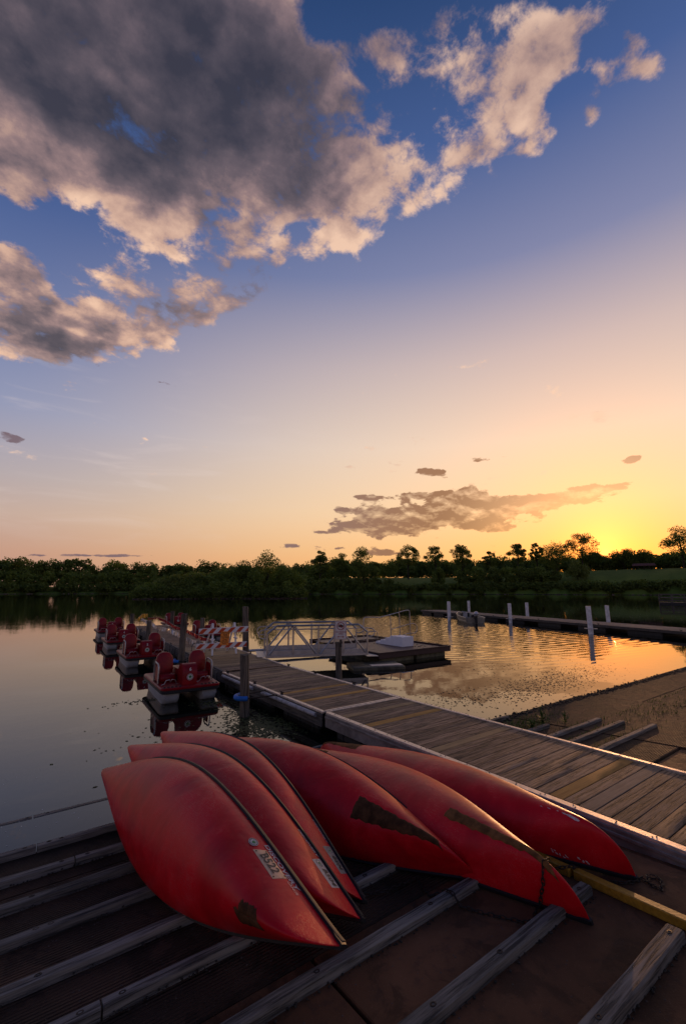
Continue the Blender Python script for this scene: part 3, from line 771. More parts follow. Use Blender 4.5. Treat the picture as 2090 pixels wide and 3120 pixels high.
pile('wooden_pile', (8.74, 19.3, -1.2), (8.57, 19.3, 2.33), .14, 3, label='tall wooden pile behind the right end of the striped barricade')
pile('wooden_pile', (5.38, 17.95, -1.2), (5.43, 17.95, 2.17), .115, 4, label='tall wooden pile left of the barricade, between the two nearest pedal boats')
pile('wooden_pile', (5.97, 25.8, -1.2), (5.97, 25.8, 1.45), .14, 5, label='short wooden pile behind the second nearest pedal boat, left of the dock')
pile('wooden_pile', (6.80, 34.5, -1.2), (6.82, 34.5, 1.42), .14, 6, label='wooden pile at the far left end of the dock')
pile('wooden_pile', (9.50, 34.3, -1.2), (9.50, 34.3, 1.53), .14, 7, label='wooden pile between the two farthest pedal boat seats right of the dock')
pile('wooden_pile', (9.12, 26.5, -1.2), (9.10, 26.5, 1.44), .13, 8, label='short wooden pile right of the dock, left of the barricade board')

# ================================================================ no fishing sign
sg = thing('no_fishing_sign', (9.24, 12.78, 1.30), label='small white NO FISHING AREA sign on the wooden pile', cat='sign', rz=R(-36))
b = MB(); pw, ph = .205, .315
def rrect(w, h, r_, n=4):
    pts = []
    for cx_, cy_, a0 in ((w-r_, h-r_, 0), (-w+r_, h-r_, 90), (-w+r_, -h+r_, 180), (w-r_, -h+r_, 270)):
        for i in range(n+1): a_ = R(a0+90*i/n); pts.append((cx_+r_*math.cos(a_), cy_+r_*math.sin(a_)))
    return pts
SM = T(0, 0, .42) @ RX(90)
b.prism(rrect(pw, ph, .03), .006, T(0, .006, .42) @ RX(90)); b.obj('panel', M_SIGN, sg)
def ring_prism(b, outer, inner, h, M):
    n = len(outer); vs = [(x, y, 0) for x, y in outer]+[(x, y, 0) for x, y in inner]+[(x, y, h) for x, y in outer]+[(x, y, h) for x, y in inner]; fs = []
    for i in range(n):
        j = (i+1) % n; fs += [(i, j, n+j, n+i), (2*n+i, 3*n+i, 3*n+j, 2*n+j), (i, 2*n+i, 2*n+j, j), (n+i, n+j, 3*n+j, 3*n+i)]
    b.add(vs, fs, M)
def circ(r_, n=28, cx_=0, cy_=0): return [(cx_+r_*math.cos(2*math.pi*k/n), cy_+r_*math.sin(2*math.pi*k/n)) for k in range(n)]
F_ = SM @ T(0, 0, .001)
b = MB(); ring_prism(b, rrect(pw-.012, ph-.012, .025), rrect(pw-.021, ph-.021, .02), .0025, F_); b.obj('border', M_REDPRINT, sg)
b = MB(); ring_prism(b, circ(.135, 32, 0, .135), circ(.113, 32, 0, .135), .004, F_); b.prism([(-.011, -.115), (.011, -.115), (.011, .115), (-.011, .115)], .0045, F_ @ T(0, .135, 0) @ RZ(45)); b.obj('prohibition_ring', M_REDPRINT, sg)
b = MB(); fish = [(.085*math.cos(a_)*1.0, .045*math.sin(a_)) for a_ in [R(x) for x in range(20, 341, 20)]] + [(.105, -.035), (.098, 0), (.105, .035)]
b.prism([(-x, y) for x, y in fish], .003, F_ @ T(.012, .135, 0)); b.prism([(-.02, .03), (.03, .03), (.0, .07)], .003, F_ @ T(.0, .135, 0)); b.obj('fish_symbol', M_PRINT, sg)
text_obj('lettering', 'NO FISHING\nAREA', .068, M_REDPRINT, sg, F_ @ T(0, -.095, .003), bold=.0012)
b = MB(); b.prism([(-.07, -.008), (.07, -.008), (.07, .008), (-.07, .008)], .003, F_ @ T(0, -.225, 0))
for s_ in (-1, 1): b.prism([(s_*.12, 0), (s_*.065, .032), (s_*.065, -.032)], .0032, F_ @ T(0, -.225, 0))
b.obj('arrow', M_REDPRINT, sg)
b = MB(); b.box((0, .02, .10), (.08, .03, .5), bev=.004); b.obj('bracket', M_DARKMETAL, sg)

# ================================================================ barricade
br = thing('barricade', (7.2, 18.2, .47), label='striped orange and white barricade standing across the dock', cat='barricade')
def board(x0, x1, z0, z1, tilt):
    M = T(0, -.06, 0) @ RY(-tilt) ; w, h = x1-x0, z1-z0
    b = MB(); b.box(((x0+x1)/2, 0, (z0+z1)/2), (w, .028, h), M=M, bev=.004); bo = b.obj('board', M_BARWHITE, br, auto=35)
    st = MB(); x = x0 - h*.2; per = .40; hh = h*.5-.018; zc = (z0+z1)/2
    while x < x1:
        a0, a1 = x, x+.20; off = h*.85
        poly = [(a0, -hh), (a1, -hh), (a1+off, hh), (a0+off, hh)]
        # clip to the board
        def clip(P_, lim, sign):
            out = []
            for i in range(len(P_)):
                p, q = P_[i], P_[(i+1) % len(P_)]; ip, iq = sign*(p[0]-lim) >= 0, sign*(q[0]-lim) >= 0
                if ip: out.append(p)
                if ip != iq: t_ = (lim-p[0])/(q[0]-p[0]); out.append((lim, p[1]+t_*(q[1]-p[1])))
            return out
        P_ = clip(poly, x0+.004, 1); P_ = clip(P_, x1-.004, -1) if P_ else P_
        if len(P_) > 2:
            s_ = MB(); s_.prism(P_, .003, M @ T(0, -.0145, zc) @ RX(90)); s_.obj('stripe', M_STRIPE, bo)
        x += per
board(-1.1, 1.02, .86, 1.09, .2); board(-1.18, .96, .26, .48, -1.0)
for xa, xb, yb_ in ((-.42, -.52, 0), (.53, .50, 0)):
    for y0, y1, xo in ((-.09, .26, 0), (.95, .30, .02)):
        b = MB(); p0, p1 = Vector((xb+xo, y0, 0)), Vector((xa, y1, 1.24)); d_ = p1-p0
        b.box((0, 0, d_.length/2), (.07, .045, d_.length), M=T(*p0) @ d_.to_track_quat('Z', 'Y').to_matrix().to_4x4(), bev=.006)
        b.obj('leg', M_BARWHITE, br, auto=35)
    b = MB(); b.box(((xa+xb)/2-.02, -.03, .37), (.10, .06, .20), bev=.01); b.box(((xa+xb)/2+.02, .12, .62), (.05, .34, .05)); b.obj('bracket', M_BARWHITE, br, auto=35)
SGM = T(-.03, -.125, .66) @ RY(5) @ RX(90)
cs_ = thing('caution_sign', (7.2, 18.2, .47), label='orange caution pier closed notice hanging on the barricade', cat='notice')
b = MB(); b.prism(rrect(.19, .27, .012), .004, SGM); b.obj('panel', M_ORANGE, cs_)
text_obj('lettering', 'CAUTION\nPIER\nCLOSED', .098, M_PRINT, cs_, SGM @ T(0, .12, .0055), bold=.0015)
text_obj('lettering', 'Please\nStay Off\nUntil Further\nNotice', .062, M_PRINT, cs_, SGM @ T(0, -.125, .0055), bold=.001)

# ================================================================ pennant strings
def garland(name, pts, mat, seed, dens, L, **k):
    P_ = [Vector(p) for p in pts]; o = thing(name, P_[0], **k); b = MB(); loc = [p-P_[0] for p in P_]; b.tube(loc, .007, 5); b.obj('cord', M_ROPE, o)
    q = random.Random(seed); V = []
    for a_, c in zip(loc[:-1], loc[1:]):
        n = max(1, int((c-a_).length*dens)); d_ = (c-a_).normalized()
        for i in range(n):
            p = a_.lerp(c, (i+q.random())/n); l = L*q.uniform(.7, 1.15); w = q.uniform(.012, .03); dx = Vector((q.uniform(-1, 1), q.uniform(-1, 1), 0)).normalized()*w
            s_ = Vector((q.uniform(-.05, .05), q.uniform(-.05, .05), 0))
            V.append([p-dx, p+dx, p+dx*.8+s_+Vector((0, 0, -l)), p-dx*.8+s_+Vector((0, 0, -l))])
    f_ = link('tassel', quads('tassel', np.array([[list(v) for v in r_] for r_ in V]), mat), o); f_['kind'] = 'stuff'
garland('silver_garland', [(7.95, 37, .98), (7.4, 31, .98), (7.0, 28.4, .95), (7.08, 26, .99), (6.84, 23.5, .97), (6.62, 21.5, .93), (6.44, 19.6, .95), (6.6, 18.6, 1.0)], M_SILVER, 1, 20, .2, label='silver tassel string running along the dock beside the near pedal boats', cat='garland')
garland('silver_garland', [(6.44, 19.6, .86), (6.75, 19.0, .95), (7.0, 18.5, .90)], M_SILVER, 5, 30, .24, label='short silver tassel string just behind the left of the barricade', cat='garland')
garland('red_garland', [(8.65, 38, .92), (9.2, 37, .98), (8.81, 33, .95), (8.22, 29, .88), (8.03, 26, .88), (7.60, 23, .88), (7.30, 21, .90), (7.05, 19.6, 1.0)], M_REDFOIL, 2, 20, .18, label='dark red tassel string running down the middle of the dock', cat='garland')
garland('gold_garland', [(7.35, 35.3, 1.05), (7.9, 36.5, 1.3), (8.5, 37.5, 1.25)], mat_plain('gold_foil', (.55,.32,.05), .4, metal=.5), 3, 16, .30, label='gold tassels at the far end of the dock', cat='garland')

# ================================================================ canoes
CL, CB, CD, CE = 5.0, 1.075, .346, .21
def hull_row(x, n=25):
    t = x/(CL/2); u = min(1, abs(t)); zs = CD + CE*u**2.537; b_ = .5*CB*max(1-u**1.874, 0)**1.104 + .004; zr = .107*u*u
    k = max(0, (u-.80)/.20); zk = zr+(zs-zr)*(1-max(0, 1-k**2.383)**.454) if k < 1 else zs
    out = []
    for j in range(n):
        th = math.pi*j/(n-1); c, s_ = math.cos(th), math.sin(th)
        out.append((x, -b_*math.copysign(abs(c)**(2/2.0), c), zs-(zs-zk)*abs(s_)**(2/2.0)))
    return out
def hull_pt(x, gd, off=0.0, n=97):
    """point on the hull at station x, a girth distance gd down from the first gunwale, pushed out by off"""
    def raw(x_, g_):
        row = [Vector(p) for p in hull_row(x_, n)]; acc = 0
        for a_, b_ in zip(row[:-1], row[1:]):
            l = (b_-a_).length
            if acc + l >= g_: return a_.lerp(b_, (g_-acc)/max(l, 1e-9))
            acc += l
        return row[-1]
    p = raw(x, gd)
    if off:
        e = .01; du = raw(min(x+e, CL/2-.001), gd)-raw(x-e, gd); dv = raw(x, gd+e)-raw(x, max(0, gd-e)); nn = du.cross(dv).normalized()
        c = Vector((x, 0, .35)); nn = nn if (p-c).dot(nn) > 0 else -nn
        p = p + nn*off
    return p
def surf_patch(corners, nx, ny, off, ragged=False):
    """corners: (x, girth) a b c d round the patch"""
    b = MB(); a_, b_, c, d = corners; vs = []
    for i in range(nx+1):
        for j in range(ny+1):
            s_, t_ = i/nx, j/ny; jr = .006*math.sin(i*2.3+j*1.1)+.005*math.sin(i*5.1+j*3.7)
            X = (a_[0]*(1-s_)+b_[0]*s_)*(1-t_)+(d[0]*(1-s_)+c[0]*s_)*t_; Gg = (a_[1]*(1-s_)+b_[1]*s_)*(1-t_)+(d[1]*(1-s_)+c[1]*s_)*t_
            edge = i in (0, nx) or j in (0, ny)
            if edge and ragged: X += jr*.8; Gg += jr
            vs.append(hull_pt(X, Gg, .0006 if edge else off))
    b.add(vs, [(i*(ny+1)+j, (i+1)*(ny+1)+j, (i+1)*(ny+1)+j+1, i*(ny+1)+j+1) for i in range(nx) for j in range(ny)])
    return b
def surf_text(body, size, x0, g0, off, mat, parent, ang=0.0, name='lettering', bold=0.0, sx=1.0):
    me = text_mesh(body, size, bold); ca, sa = math.cos(ang), math.sin(ang)
    for v_ in me.vertices:
        tx, ty = v_.co.x*sx, v_.co.y; dx, dy = tx*ca-ty*sa, tx*sa+ty*ca
        v_.co = hull_pt(x0+dx, max(0.004, g0-dy), off)
    me.materials.clear(); me.materials.append(mat); return link(name, me, parent)
hb = MB(); xs = [CL/2*math.sin(math.pi/2*(i/30-1)) for i in range(61)]
xs = sorted(set([CL/2*(i/26-1) for i in range(53)] + [s_*CL/2*q for s_ in (-1, 1) for q in (.945, .955, .965, .972, .979, .985, .990, .994, .997, .999, 1.0)]))
hb.loft([hull_row(x) for x in xs], caps=False, closed=False)
hull_me = hb.mesh('hull', M_CANOE, smooth=True)
bm = bmesh.new(); bm.from_mesh(hull_me); bmesh.ops.remove_doubles(bm, verts=bm.verts, dist=.0015); bmesh.ops.recalc_face_normals(bm, faces=bm.faces)
inner = bmesh.ops.solidify(bm, geom=bm.faces[:], thickness=.006); bm.to_mesh(hull_me); bm.free()
hull_me.polygons.foreach_set('use_smooth', [True]*len(hull_me.polygons)); hull_me.set_sharp_from_angle(angle=R(50))
def sheer(x, side): r_ = hull_row(x, 3); return Vector(r_[0] if side < 0 else r_[2])
gun_me = []
for side in (-1, 1):
    b = MB(); rings = []
    for x in xs:
        p = sheer(x, side); o_ = .010*side; w, h = .011, .016
        rings.append([(p.x, p.y+o_+w*cx_, p.z+h*cz_+.004) for cx_, cz_ in ((-1,-1), (1,-1), (1.25,0), (1,1), (-1,1), (-1.2,0))])
    b.loft(rings); gun_me.append(b.mesh('gunwale', M_BLACK, auto=50))
cap_me = []
for s_ in (-1, 1):
    b = MB(); rings = []
    for q in (.885, .92, .96, .985, 1.0, 1.006):
        x = s_*CL/2*min(q, 1.0); p = sheer(x, 1); w = abs(p.y)+.018; ext = s_*(.016 if q > 1 else 0)
        if q > 1: w *= .6
        dz = -.03 if q > .98 else -.012
        rings.append([(x+ext, -w, p.z+dz), (x+ext, w, p.z+dz), (x+ext, w, p.z+.016), (x+ext, w*.3, p.z+.034), (x+ext, -w*.3, p.z+.034), (x+ext, -w, p.z+.016)])
    b.loft(rings); cap_me.append(b.mesh('deck_plate', M_BLACK, auto=40))
thw = []
for x in (-.95, .15, 1.25):
    p = sheer(x, 1); b = MB(); b.box((x, 0, p.z-.02), (.05, 2*p.y, .02), bev=.006); thw.append(b.mesh('thwart', M_DARKMETAL, auto=40))
POSES = [
 ((1.3096,5.2324,.7787), (.080,-.995,.067), (.924,.049,-.379), 'nearest red canoe lying on its side, bow to the camera, with the tan B522 plate'),
 ((1.8077,5.6587,.7716), (.115,-.993,-.002), (.820,.096,-.564), 'red canoe with the B504 plate, just right of the nearest one'),
 ((2.2004,5.9350,.7665), (.043,-.999,-.021), (.817,.047,-.575), 'third red canoe from the left, with a dull grey plate at its bow'),
 ((3.0235,5.4920,.7705), (.214,-.977,-.010), (.641,.148,-.753), 'overturned red canoe with a wide dark brown skid plate, in the middle of the six'),
 ((4.0374,4.7216,.7133), (-.035,-.997,.064), (.374,-.072,-.924), 'overturned red canoe with a long brown skid plate and a rusty chain over its bow'),
 ((4.7700,4.7139,.7100), (.065,-.995,.072), (.295,-.062,-.954), 'rightmost overturned red canoe next to the dock with a chipped white scrape on its hull'),
]
canoes = []
for i, (Mc, a_, n_, lab) in enumerate(POSES):
    a_ = Vector(a_).normalized(); n_ = Vector(n_); n_ = (n_ - a_*n_.dot(a_)).normalized(); yv = n_.cross(a_)
    m4 = Matrix(((a_.x, yv.x, n_.x, Mc[0]), (a_.y, yv.y, n_.y, Mc[1]), (a_.z, yv.z, n_.z, Mc[2]), (0,0,0,1)))
    t = thing('canoe', label=lab, cat='canoe', group='red canoes stacked on the boat ramp'); t.matrix_world = m4
    t['pose'] = i
    link('hull', hull_me, t)
    for g_ in gun_me: link('gunwale', g_, t)
    for c_ in cap_me: link('deck_plate', c_, t)
    for c_ in thw: link('thwart', c_, t)
    canoes.append(t)
for c_ in canoes: del c_['pose']
def on_hull(c, name, b, mat, **k): return part(name, b, mat, 60, parent=c, **k)
def badge_on(c, x, g_, r_, parent=None, dull=False):
    b = MB(); n = 24; vs = [hull_pt(x, g_, .0042)]+[hull_pt(x+r_*1.25*math.cos(2*math.pi*k/n), g_+r_*math.sin(2*math.pi*k/n), .0042) for k in range(n)]
    b.add(vs, [(0, 1+k, 1+(k+1) % n) for k in range(n)]); o = part('round_badge', b, M_DECAL if dull else M_SIGN, parent=parent or c)
    vs = [hull_pt(x+r_*q*1.25*math.cos(2*math.pi*k/n), g_+r_*q*math.sin(2*math.pi*k/n), .0052) for q in (.92, .80) for k in range(n)]
    b = MB(); b.add(vs, [(k, (k+1) % n, n+(k+1) % n, n+k) for k in range(n)])
    for k in range(0, n, 2):
        v4 = [hull_pt(x+r_*q*1.25*math.cos(2*math.pi*(k+e)/n), g_+r_*q*math.sin(2*math.pi*(k+e)/n), .0054) for q, e in ((.74, 0), (.74, .9), (.56, .9), (.56, 0))]; b.add(v4, [(0,1,2,3)])
    part('badge_ring', b, M_PRINT, parent=o)
    b = MB(); m_ = 14; rr = random.Random(2); vs = [hull_pt(x+.1*r_, g_-.02*r_, .0056)]+[hull_pt(x+.1*r_+r_*.48*rr.uniform(.75, 1.1)*math.cos(2*math.pi*k/m_), g_+r_*.45*rr.uniform(.75, 1.1)*math.sin(2*math.pi*k/m_), .0056) for k in range(m_)]
    b.add(vs, [(0, 1+k, 1+(k+1) % m_) for k in range(m_)]); part('badge_tree', b, M_GREENLOGO, parent=o)
def worn(me_parent, c, x0, x1, g0, seed):
    """flaking remains of a printed word: ragged flecks"""
    q = random.Random(seed); b = MB()
    n = int((x1-x0)/.03)
    for i in range(n):
        x = x0+(x1-x0)*i/n; 
        for _ in range(2):
            w, h = q.uniform(.008, .022), q.uniform(.006, .016); gx, gg = x+q.uniform(-.01, .01), g0+q.uniform(-.016, .016)
            b.add([hull_pt(gx-w/2, gg-h/2, .0025), hull_pt(gx+w/2, gg-h/2+q.uniform(-.004, .004), .0025), hull_pt(gx+w/2+.006, gg+h/2, .0025), hull_pt(gx-w/2+.006, gg+h/2, .0025)], [(0,1,2,3)])
    o = part('worn_decal', b, M_DECAL, parent=c); o['kind'] = 'stuff'
c = canoes[0]
pl = on_hull(c, 'number_plate', surf_patch(((1.672,.072), (1.960,.066), (1.940,.184), (1.625,.172)), 8, 4, .004), M_PLATE)
surf_text('B522', .100, 1.80, .124, .0062, M_DARKMETAL, pl, bold=.002)
for x, g_ in ((1.69,.087), (1.942,.080), (1.928,.170), (1.655,.158)):
    b = MB(); n = 8; b.add([hull_pt(x, g_, .007)]+[hull_pt(x+.007*math.cos(k*.785), g_+.007*math.sin(k*.785), .006) for k in range(n)], [(0, 1+k, 1+(k+1) % n) for k in range(n)]); part('rivet', b, M_IRON, parent=pl)
badge_on(c, 1.558, .128, .038)
surf_text('DISCOVERY', .056, 1.84, .044, .003, M_DECAL, c, sx=1.55, bold=.0015, ang=-.01)
surf_text('CANOE', .028, 2.05, .080, .003, M_DECAL, c, sx=1.3)
on_hull(c, 'skid_plate', surf_patch(((1.91,.445), (2.08,.41), (2.13,.455), (1.90,.52)), 16, 8, .0075, True), M_SKIDDARK, label='torn brown patch on the bow')
on_hull(c, 'skid_plate', surf_patch(((1.84,.52), (2.13,.45), (2.18,.485), (1.92,.59)), 14, 6, .0075, True), M_SKIDDARK)
c = canoes[1]
pl = on_hull(c, 'number_plate', surf_patch(((1.95,.020), (2.235,.016), (2.26,.145), (1.98,.150)), 8, 4, .004), M_PLATE2)
surf_text('B504', .080, 2.155, .083, .0062, M_PRINT, pl, bold=.002, ang=-.03); badge_on(c, 2.015, .088, .034)
surf_text('DISCOVERY', .045, 1.77, .034, .003, M_DECAL, c, sx=1.35, bold=.001)
c = canoes[2]
pl = on_hull(c, 'number_plate', surf_patch(((1.98,.018), (2.26,.016), (2.29,.125), (2.01,.145)), 8, 4, .004), M_PLATE3)
surf_text('B506', .070, 2.175, .075, .0062, M_PRINT, pl, bold=.002); badge_on(c, 2.045, .080, .032, dull=True)
surf_text('DISCOVERY', .038, 1.80, .030, .003, M_DECAL, c, sx=1.4)
on_hull(canoes[3], 'skid_plate', surf_patch(((1.23,.477), (2.22,.385), (2.28,.425), (1.23,.719)), 26, 9, .0075, True), M_SKIDDARK)
on_hull(canoes[4], 'skid_plate', surf_patch(((1.167,.56), (2.31,.375), (2.36,.42), (1.16,.69)), 26, 8, .0075, True), M_SKID)
on_hull(canoes[4], 'skid_plate', surf_patch(((-1.41,.45), (-2.28,.38), (-2.32,.43), (-1.39,.66)), 22, 8, .0075, True), M_SKID)
on_hull(canoes[5], 'skid_plate', surf_patch(((-1.35,.40), (-2.25,.38), (-2.30,.43), (-1.35,.60)), 22, 8, .0075, True), M_SKID)
def chips(c, spots, seed):
    q = random.Random(seed); b = MB()
    for x, g_, rx, rg in spots:
        n = 16; vs = [hull_pt(x, g_, .002)]+[hull_pt(x+rx*q.uniform(.6, 1.1)*math.cos(2*math.pi*k/n), g_+rg*q.uniform(.55, 1.1)*math.sin(2*math.pi*k/n), .0018) for k in range(n)]
        b.add(vs, [(0, 1+k, 1+(k+1) % n) for k in range(n)])
    part('white_scrape', b, M_DECAL, parent=c)
chips(canoes[5], [(2.05,.485,.075,.018), (1.96,.490,.03,.009), (1.89,.495,.012,.006), (1.80,.515,.022,.005), (1.72,.535,.014,.005)], 3)
worn(None, canoes[5], 1.82, 1.98, .90, 4); worn(None, canoes[5], 2.05, 2.15, .86, 6); worn(None, canoes[5], 2.24, 2.29, .83, 7)
chips(canoes[3], [(1.55+.07*i, 1.08-.022*i, .014, .004) for i in range(6)], 8)

# ---------------------------------------------------------------- chains
lb = MB(); ln = []
for k in range(16):
    a_ = 2*math.pi*k/16; ln.append((.021*math.cos(a_)+(.010 if math.cos(a_) > 0 else -.010)*min(1, abs(math.cos(a_))*2), .0135*math.sin(a_), 0))
rings = []
for k in range(16):
    p, t_ = Vector(ln[k]), (Vector(ln[(k+1) % 16])-Vector(ln[k-1])).normalized(); u = Vector((0, 0, 1)); w = t_.cross(u)
    rings.append([p+(u*math.cos(2*math.pi*q/6)+w*math.sin(2*math.pi*q/6))*.0048 for q in range(6)])
lb.loft(rings + [rings[0]], caps=False); link_me = lb.mesh('link', M_IRON, smooth=True)
def chain(pts, lab, seed):
    P_ = [Vector(p) for p in pts]; o = thing('chain', P_[0], label=lab, cat='chain'); q = random.Random(seed)
    step = .047; k = 0; seg = 0; carry = 0
    for a_, b_ in zip(P_[:-1], P_[1:]):
        L = (b_-a_).length; d_ = (b_-a_).normalized(); s_ = carry
        while s_ < L:
            li = link('link', link_me, o); rot = d_.to_track_quat('X', 'Z').to_matrix().to_4x4()
            li.matrix_local = T(*(a_+d_*s_-P_[0])) @ rot @ RX((0 if k % 2 else 90)+q.uniform(-22, 22)+20) @ RZ(q.uniform(-8, 8)); s_ += step; k += 1
        carry = s_-L
mw = canoes[4].matrix_world.copy()
bpy.context.view_layer.update(); mw = canoes[4].matrix_world.copy()
over = [mw @ hull_pt(x, g_, .014) for x, g_ in ((2.24,.36), (2.24,.41), (2.235,.50), (2.22,.60), (2.19,.70), (2.16,.80), (2.13,.88))]
end = over[-1]
chain(over + [Vector(q_) for q_ in ((3.95,2.55,.35), (3.84,2.51,.335), (3.76,2.53,.335), (3.68,2.66,.325), (3.59,2.82,.315), (3.50,3.01,.31), (3.50,3.09,.37), (3.50,3.16,.37), (3.48,3.24,.30), (3.41,3.30,.285), (3.45,3.44,.275), (3.53,3.57,.265), (3.34,3.59,.265), (3.12,3.62,.262), (2.97,3.70,.255))], 'rusty chain hanging over the bow of a red canoe and trailing across the ramp', 1)
chain([Vector(q_) for q_ in ((4.55,2.78,.36), (4.62,2.66,.41), (4.70,2.60,.42), (4.78,2.56,.36), (4.79,2.44,.345), (4.85,2.35,.35), (4.96,2.23,.36), (5.06,2.19,.36), (5.15,2.18,.365), (5.10,2.07,.37), (5.08,1.99,.375), (5.20,2.02,.375), (5.27,2.08,.37), (5.22,2.15,.37), (5.12,2.11,.38))], 'rusty chain heaped beside the rightmost canoe and the yellow timber', 2)

# ================================================================ pedal boats
def make_pedal_boat():
    t = thing('pedal_boat', cat='pedal boat', group='red pedal boats moored along the dock')
    L, W2 = 2.75, .82
    def outline(s_=1.0, dz=0):
        pts = []
        for cx_, cy_, a0, rr in ((W2-.10, L-.16, 0, .16), (-W2+.10, L-.16, 90, .16), (-W2+.16, .16, 180, .16), (W2-.16, .16, 270, .16)):
            for i in range(6): a_ = R(a0+90*i/5); pts.append((cx_*s_+rr*.98*math.cos(a_), cy_*s_+(1-s_)*L/2+rr*math.sin(a_)))
        return pts
    o = outline()
    b = MB(); b.loft([[(x*.985, y*.99+.01, .36) for x, y in o], [(x, y, .375) for x, y in o], [(x, y, .415) for x, y in o], [(x*.975, y*.985+.02, .432) for x, y in o], [(x*.93, y*.965+.05, .425) for x, y in o]]); b.obj('deck', M_PEDRED, t, auto=40)
    b = MB(); b.loft([[(x*.975, y*.985+.02, .275) for x, y in o], [(x*1.0, y*1.0, .29) for x, y in o], [(x*1.004, y*1.0, .368) for x, y in o]]); b.obj('trim', M_BLACK, t, auto=40)
    for s_ in (-1, 1):
        b = MB(); rings = []
        for y, w, zb in ((.10, .20, .12), (.16, .24, .02), (.35, .27, -.10), (1.4, .28, -.12), (2.45, .26, -.10), (2.62, .22, .05)):
            xc = s_*.52; rings.append([(xc-w, y, .335), (xc-w*.95, y, .16), (xc-w*.92, y, .145), (xc-w*.82, y, zb+.04), (xc-w*.6, y, zb), (xc+w*.6, y, zb), (xc+w*.82, y, zb+.04), (xc+w*.92, y, .145), (xc+w*.95, y, .16), (xc+w, y, .335)])
        b.loft(rings); b.obj('hull', M_BOATWHITE, t, auto=40)
    # console
    prof = [(.30,.42), (.29,.70), (.33,.86), (.42,.95), (.56,.985), (.72,.96), (.86,.86), (.92,.78), (1.9,.74), (1.95,.42)]
    b = MB(); b.loft([[(x, y, z_) for y, z_ in prof] for x in (-.20, -.195, .195, .20)]); co = b.obj('console', M_PEDRED, t, auto=35)
    b = MB(); b.prism(circ(.088, 24), .004, T(0, .287, .63) @ RX(86)); bd = b.obj('round_badge', M_SIGN, co)
    b = MB(); ring_prism(b, circ(.080, 20), circ(.068, 20), .005, T(0, .287, .63) @ RX(86)); b.obj('badge_ring', M_PRINT, co)
    b = MB(); q = random.Random(3); b.prism([(.045*q.uniform(.8, 1.1)*math.cos(2*math.pi*k/12)+.005, .040*q.uniform(.8, 1.1)*math.sin(2*math.pi*k/12)+.008) for k in range(12)], .006, T(0, .286, .63) @ RX(86)); b.prism([(-.006, -.05), (.01, -.05), (.01, -.02), (-.006, -.02)], .006, T(0, .286, .63) @ RX(86)); b.obj('badge_tree', M_GREENLOGO, co)
    # seats
    for s_ in (-1, 1):
        xc = s_*.49
        b = MB(); b.box((xc, 1.30, .52), (.50, .74, .20), bev=.05); b.box((xc, 1.06, .60), (.50, .20, .06), bev=.025); se = b.obj('seat', M_PEDRED, t, auto=50)
        b = MB(); rings = []
        prof2 = [(-.235, 0), (-.25, .12), (-.245, .38), (-.215, .50), (-.15, .575), (-.06, .605), (.06, .605), (.15, .575), (.215, .50), (.245, .38), (.25, .12), (.235, 0)]
        for dy, sc in ((0, .93), (.03, 1.0), (.14, 1.0), (.17, .93)):
            rings.append([(xc+px*sc, 1.40+dy+pz*.14, .60+(pz*sc if pz > .3 else pz)) for px, pz in prof2])
        b.loft(rings); b.obj('backrest', M_PEDRED, t, auto=60)
        b = MB(); x = s_*.77
        b.tube([(x, .82, .42), (x, .80, .80), (x, .83, .90), (x, .92, .95), (x, 1.32, .97), (x, 1.40, .93), (x, 1.44, .85), (x, 1.46, .42)], .021, 8); b.obj('side_rail', M_ALU, t, auto=60)
        b = MB(); b.box((s_*.745, 1.14, .66), (.02, .46, .42), bev=.008); b.obj('side_panel', M_PEDRED, t, auto=40)
        for sy in (-1, 1):
            b = MB(); x0 = xc-.10*sy; b.tube([(xc-.22*sy-.02, .50, .44), (xc-.16*sy, .50, .46), (xc-.12*sy, .47, .56), (xc-.03*sy, .45, .58), (xc, .5, .50)], .0125, 7); b.obj('pedal_crank', M_ALU, t, auto=60)
        for k in range(5):
            b = MB(); x = s_*(.30+k*.105); b.add([(x-.03, .07, .4345), (x+.03, .07, .4345), (x+.055*1, .24, .4345), (x-.005, .24, .4345)], [(0,1,2,3)]); b.add([(x-.03, .07, .431), (x+.03, .07, .431), (x+.055, .24, .431), (x-.005, .24, .431)], [(3,2,1,0)]); b.obj('grip_strip', M_GRIP, t)
    b = MB(); b.box((0, 2.25, .47), (1.2, .55, .09), bev=.03); b.obj('rear_deck', M_PEDRED, t, auto=40)
    return t, co
pb, console0 = make_pedal_boat()
def console_of(t): return [c_ for c_ in t.children if c_.name.startswith('console')][0]
spots = [((4.28, 13.05), -4, '6', 'nearest pedal boat, numbered 6, red with a round white badge on its console'),
         ((4.66, 19.95), -3, '5', 'second nearest red pedal boat, numbered 5, left of the dock'),
         ((4.92, 26.4), -3, '4', 'third red pedal boat along the left side of the dock'),
         ((5.42, 33.2), -3, '2', 'farthest red pedal boat on the left side of the dock'),
         ((9.85, 26.9), -2, '3', 'red pedal boat moored right of the dock, seats seen above the striped board'),
         ((10.85, 37.2), -3, '1', 'farthest red pedal boat on the right side of the dock, behind two wooden piles')]
for i, ((x, y), rz, num, lab) in enumerate(spots):
    t = pb if i == 0 else copy_tree(pb)
    t.location = (x, y, 0); t.rotation_euler = (0, 0, R(rz)); t['label'] = lab
    text_i = (t, num)
for t, (_, _, num, _) in zip([o for o in COL.objects if o.name.startswith('pedal_boat')], spots):
    text_obj('number', num, .12, M_SIGN, console_of(t), T(0, .292, .84) @ RX(82), bold=.004)

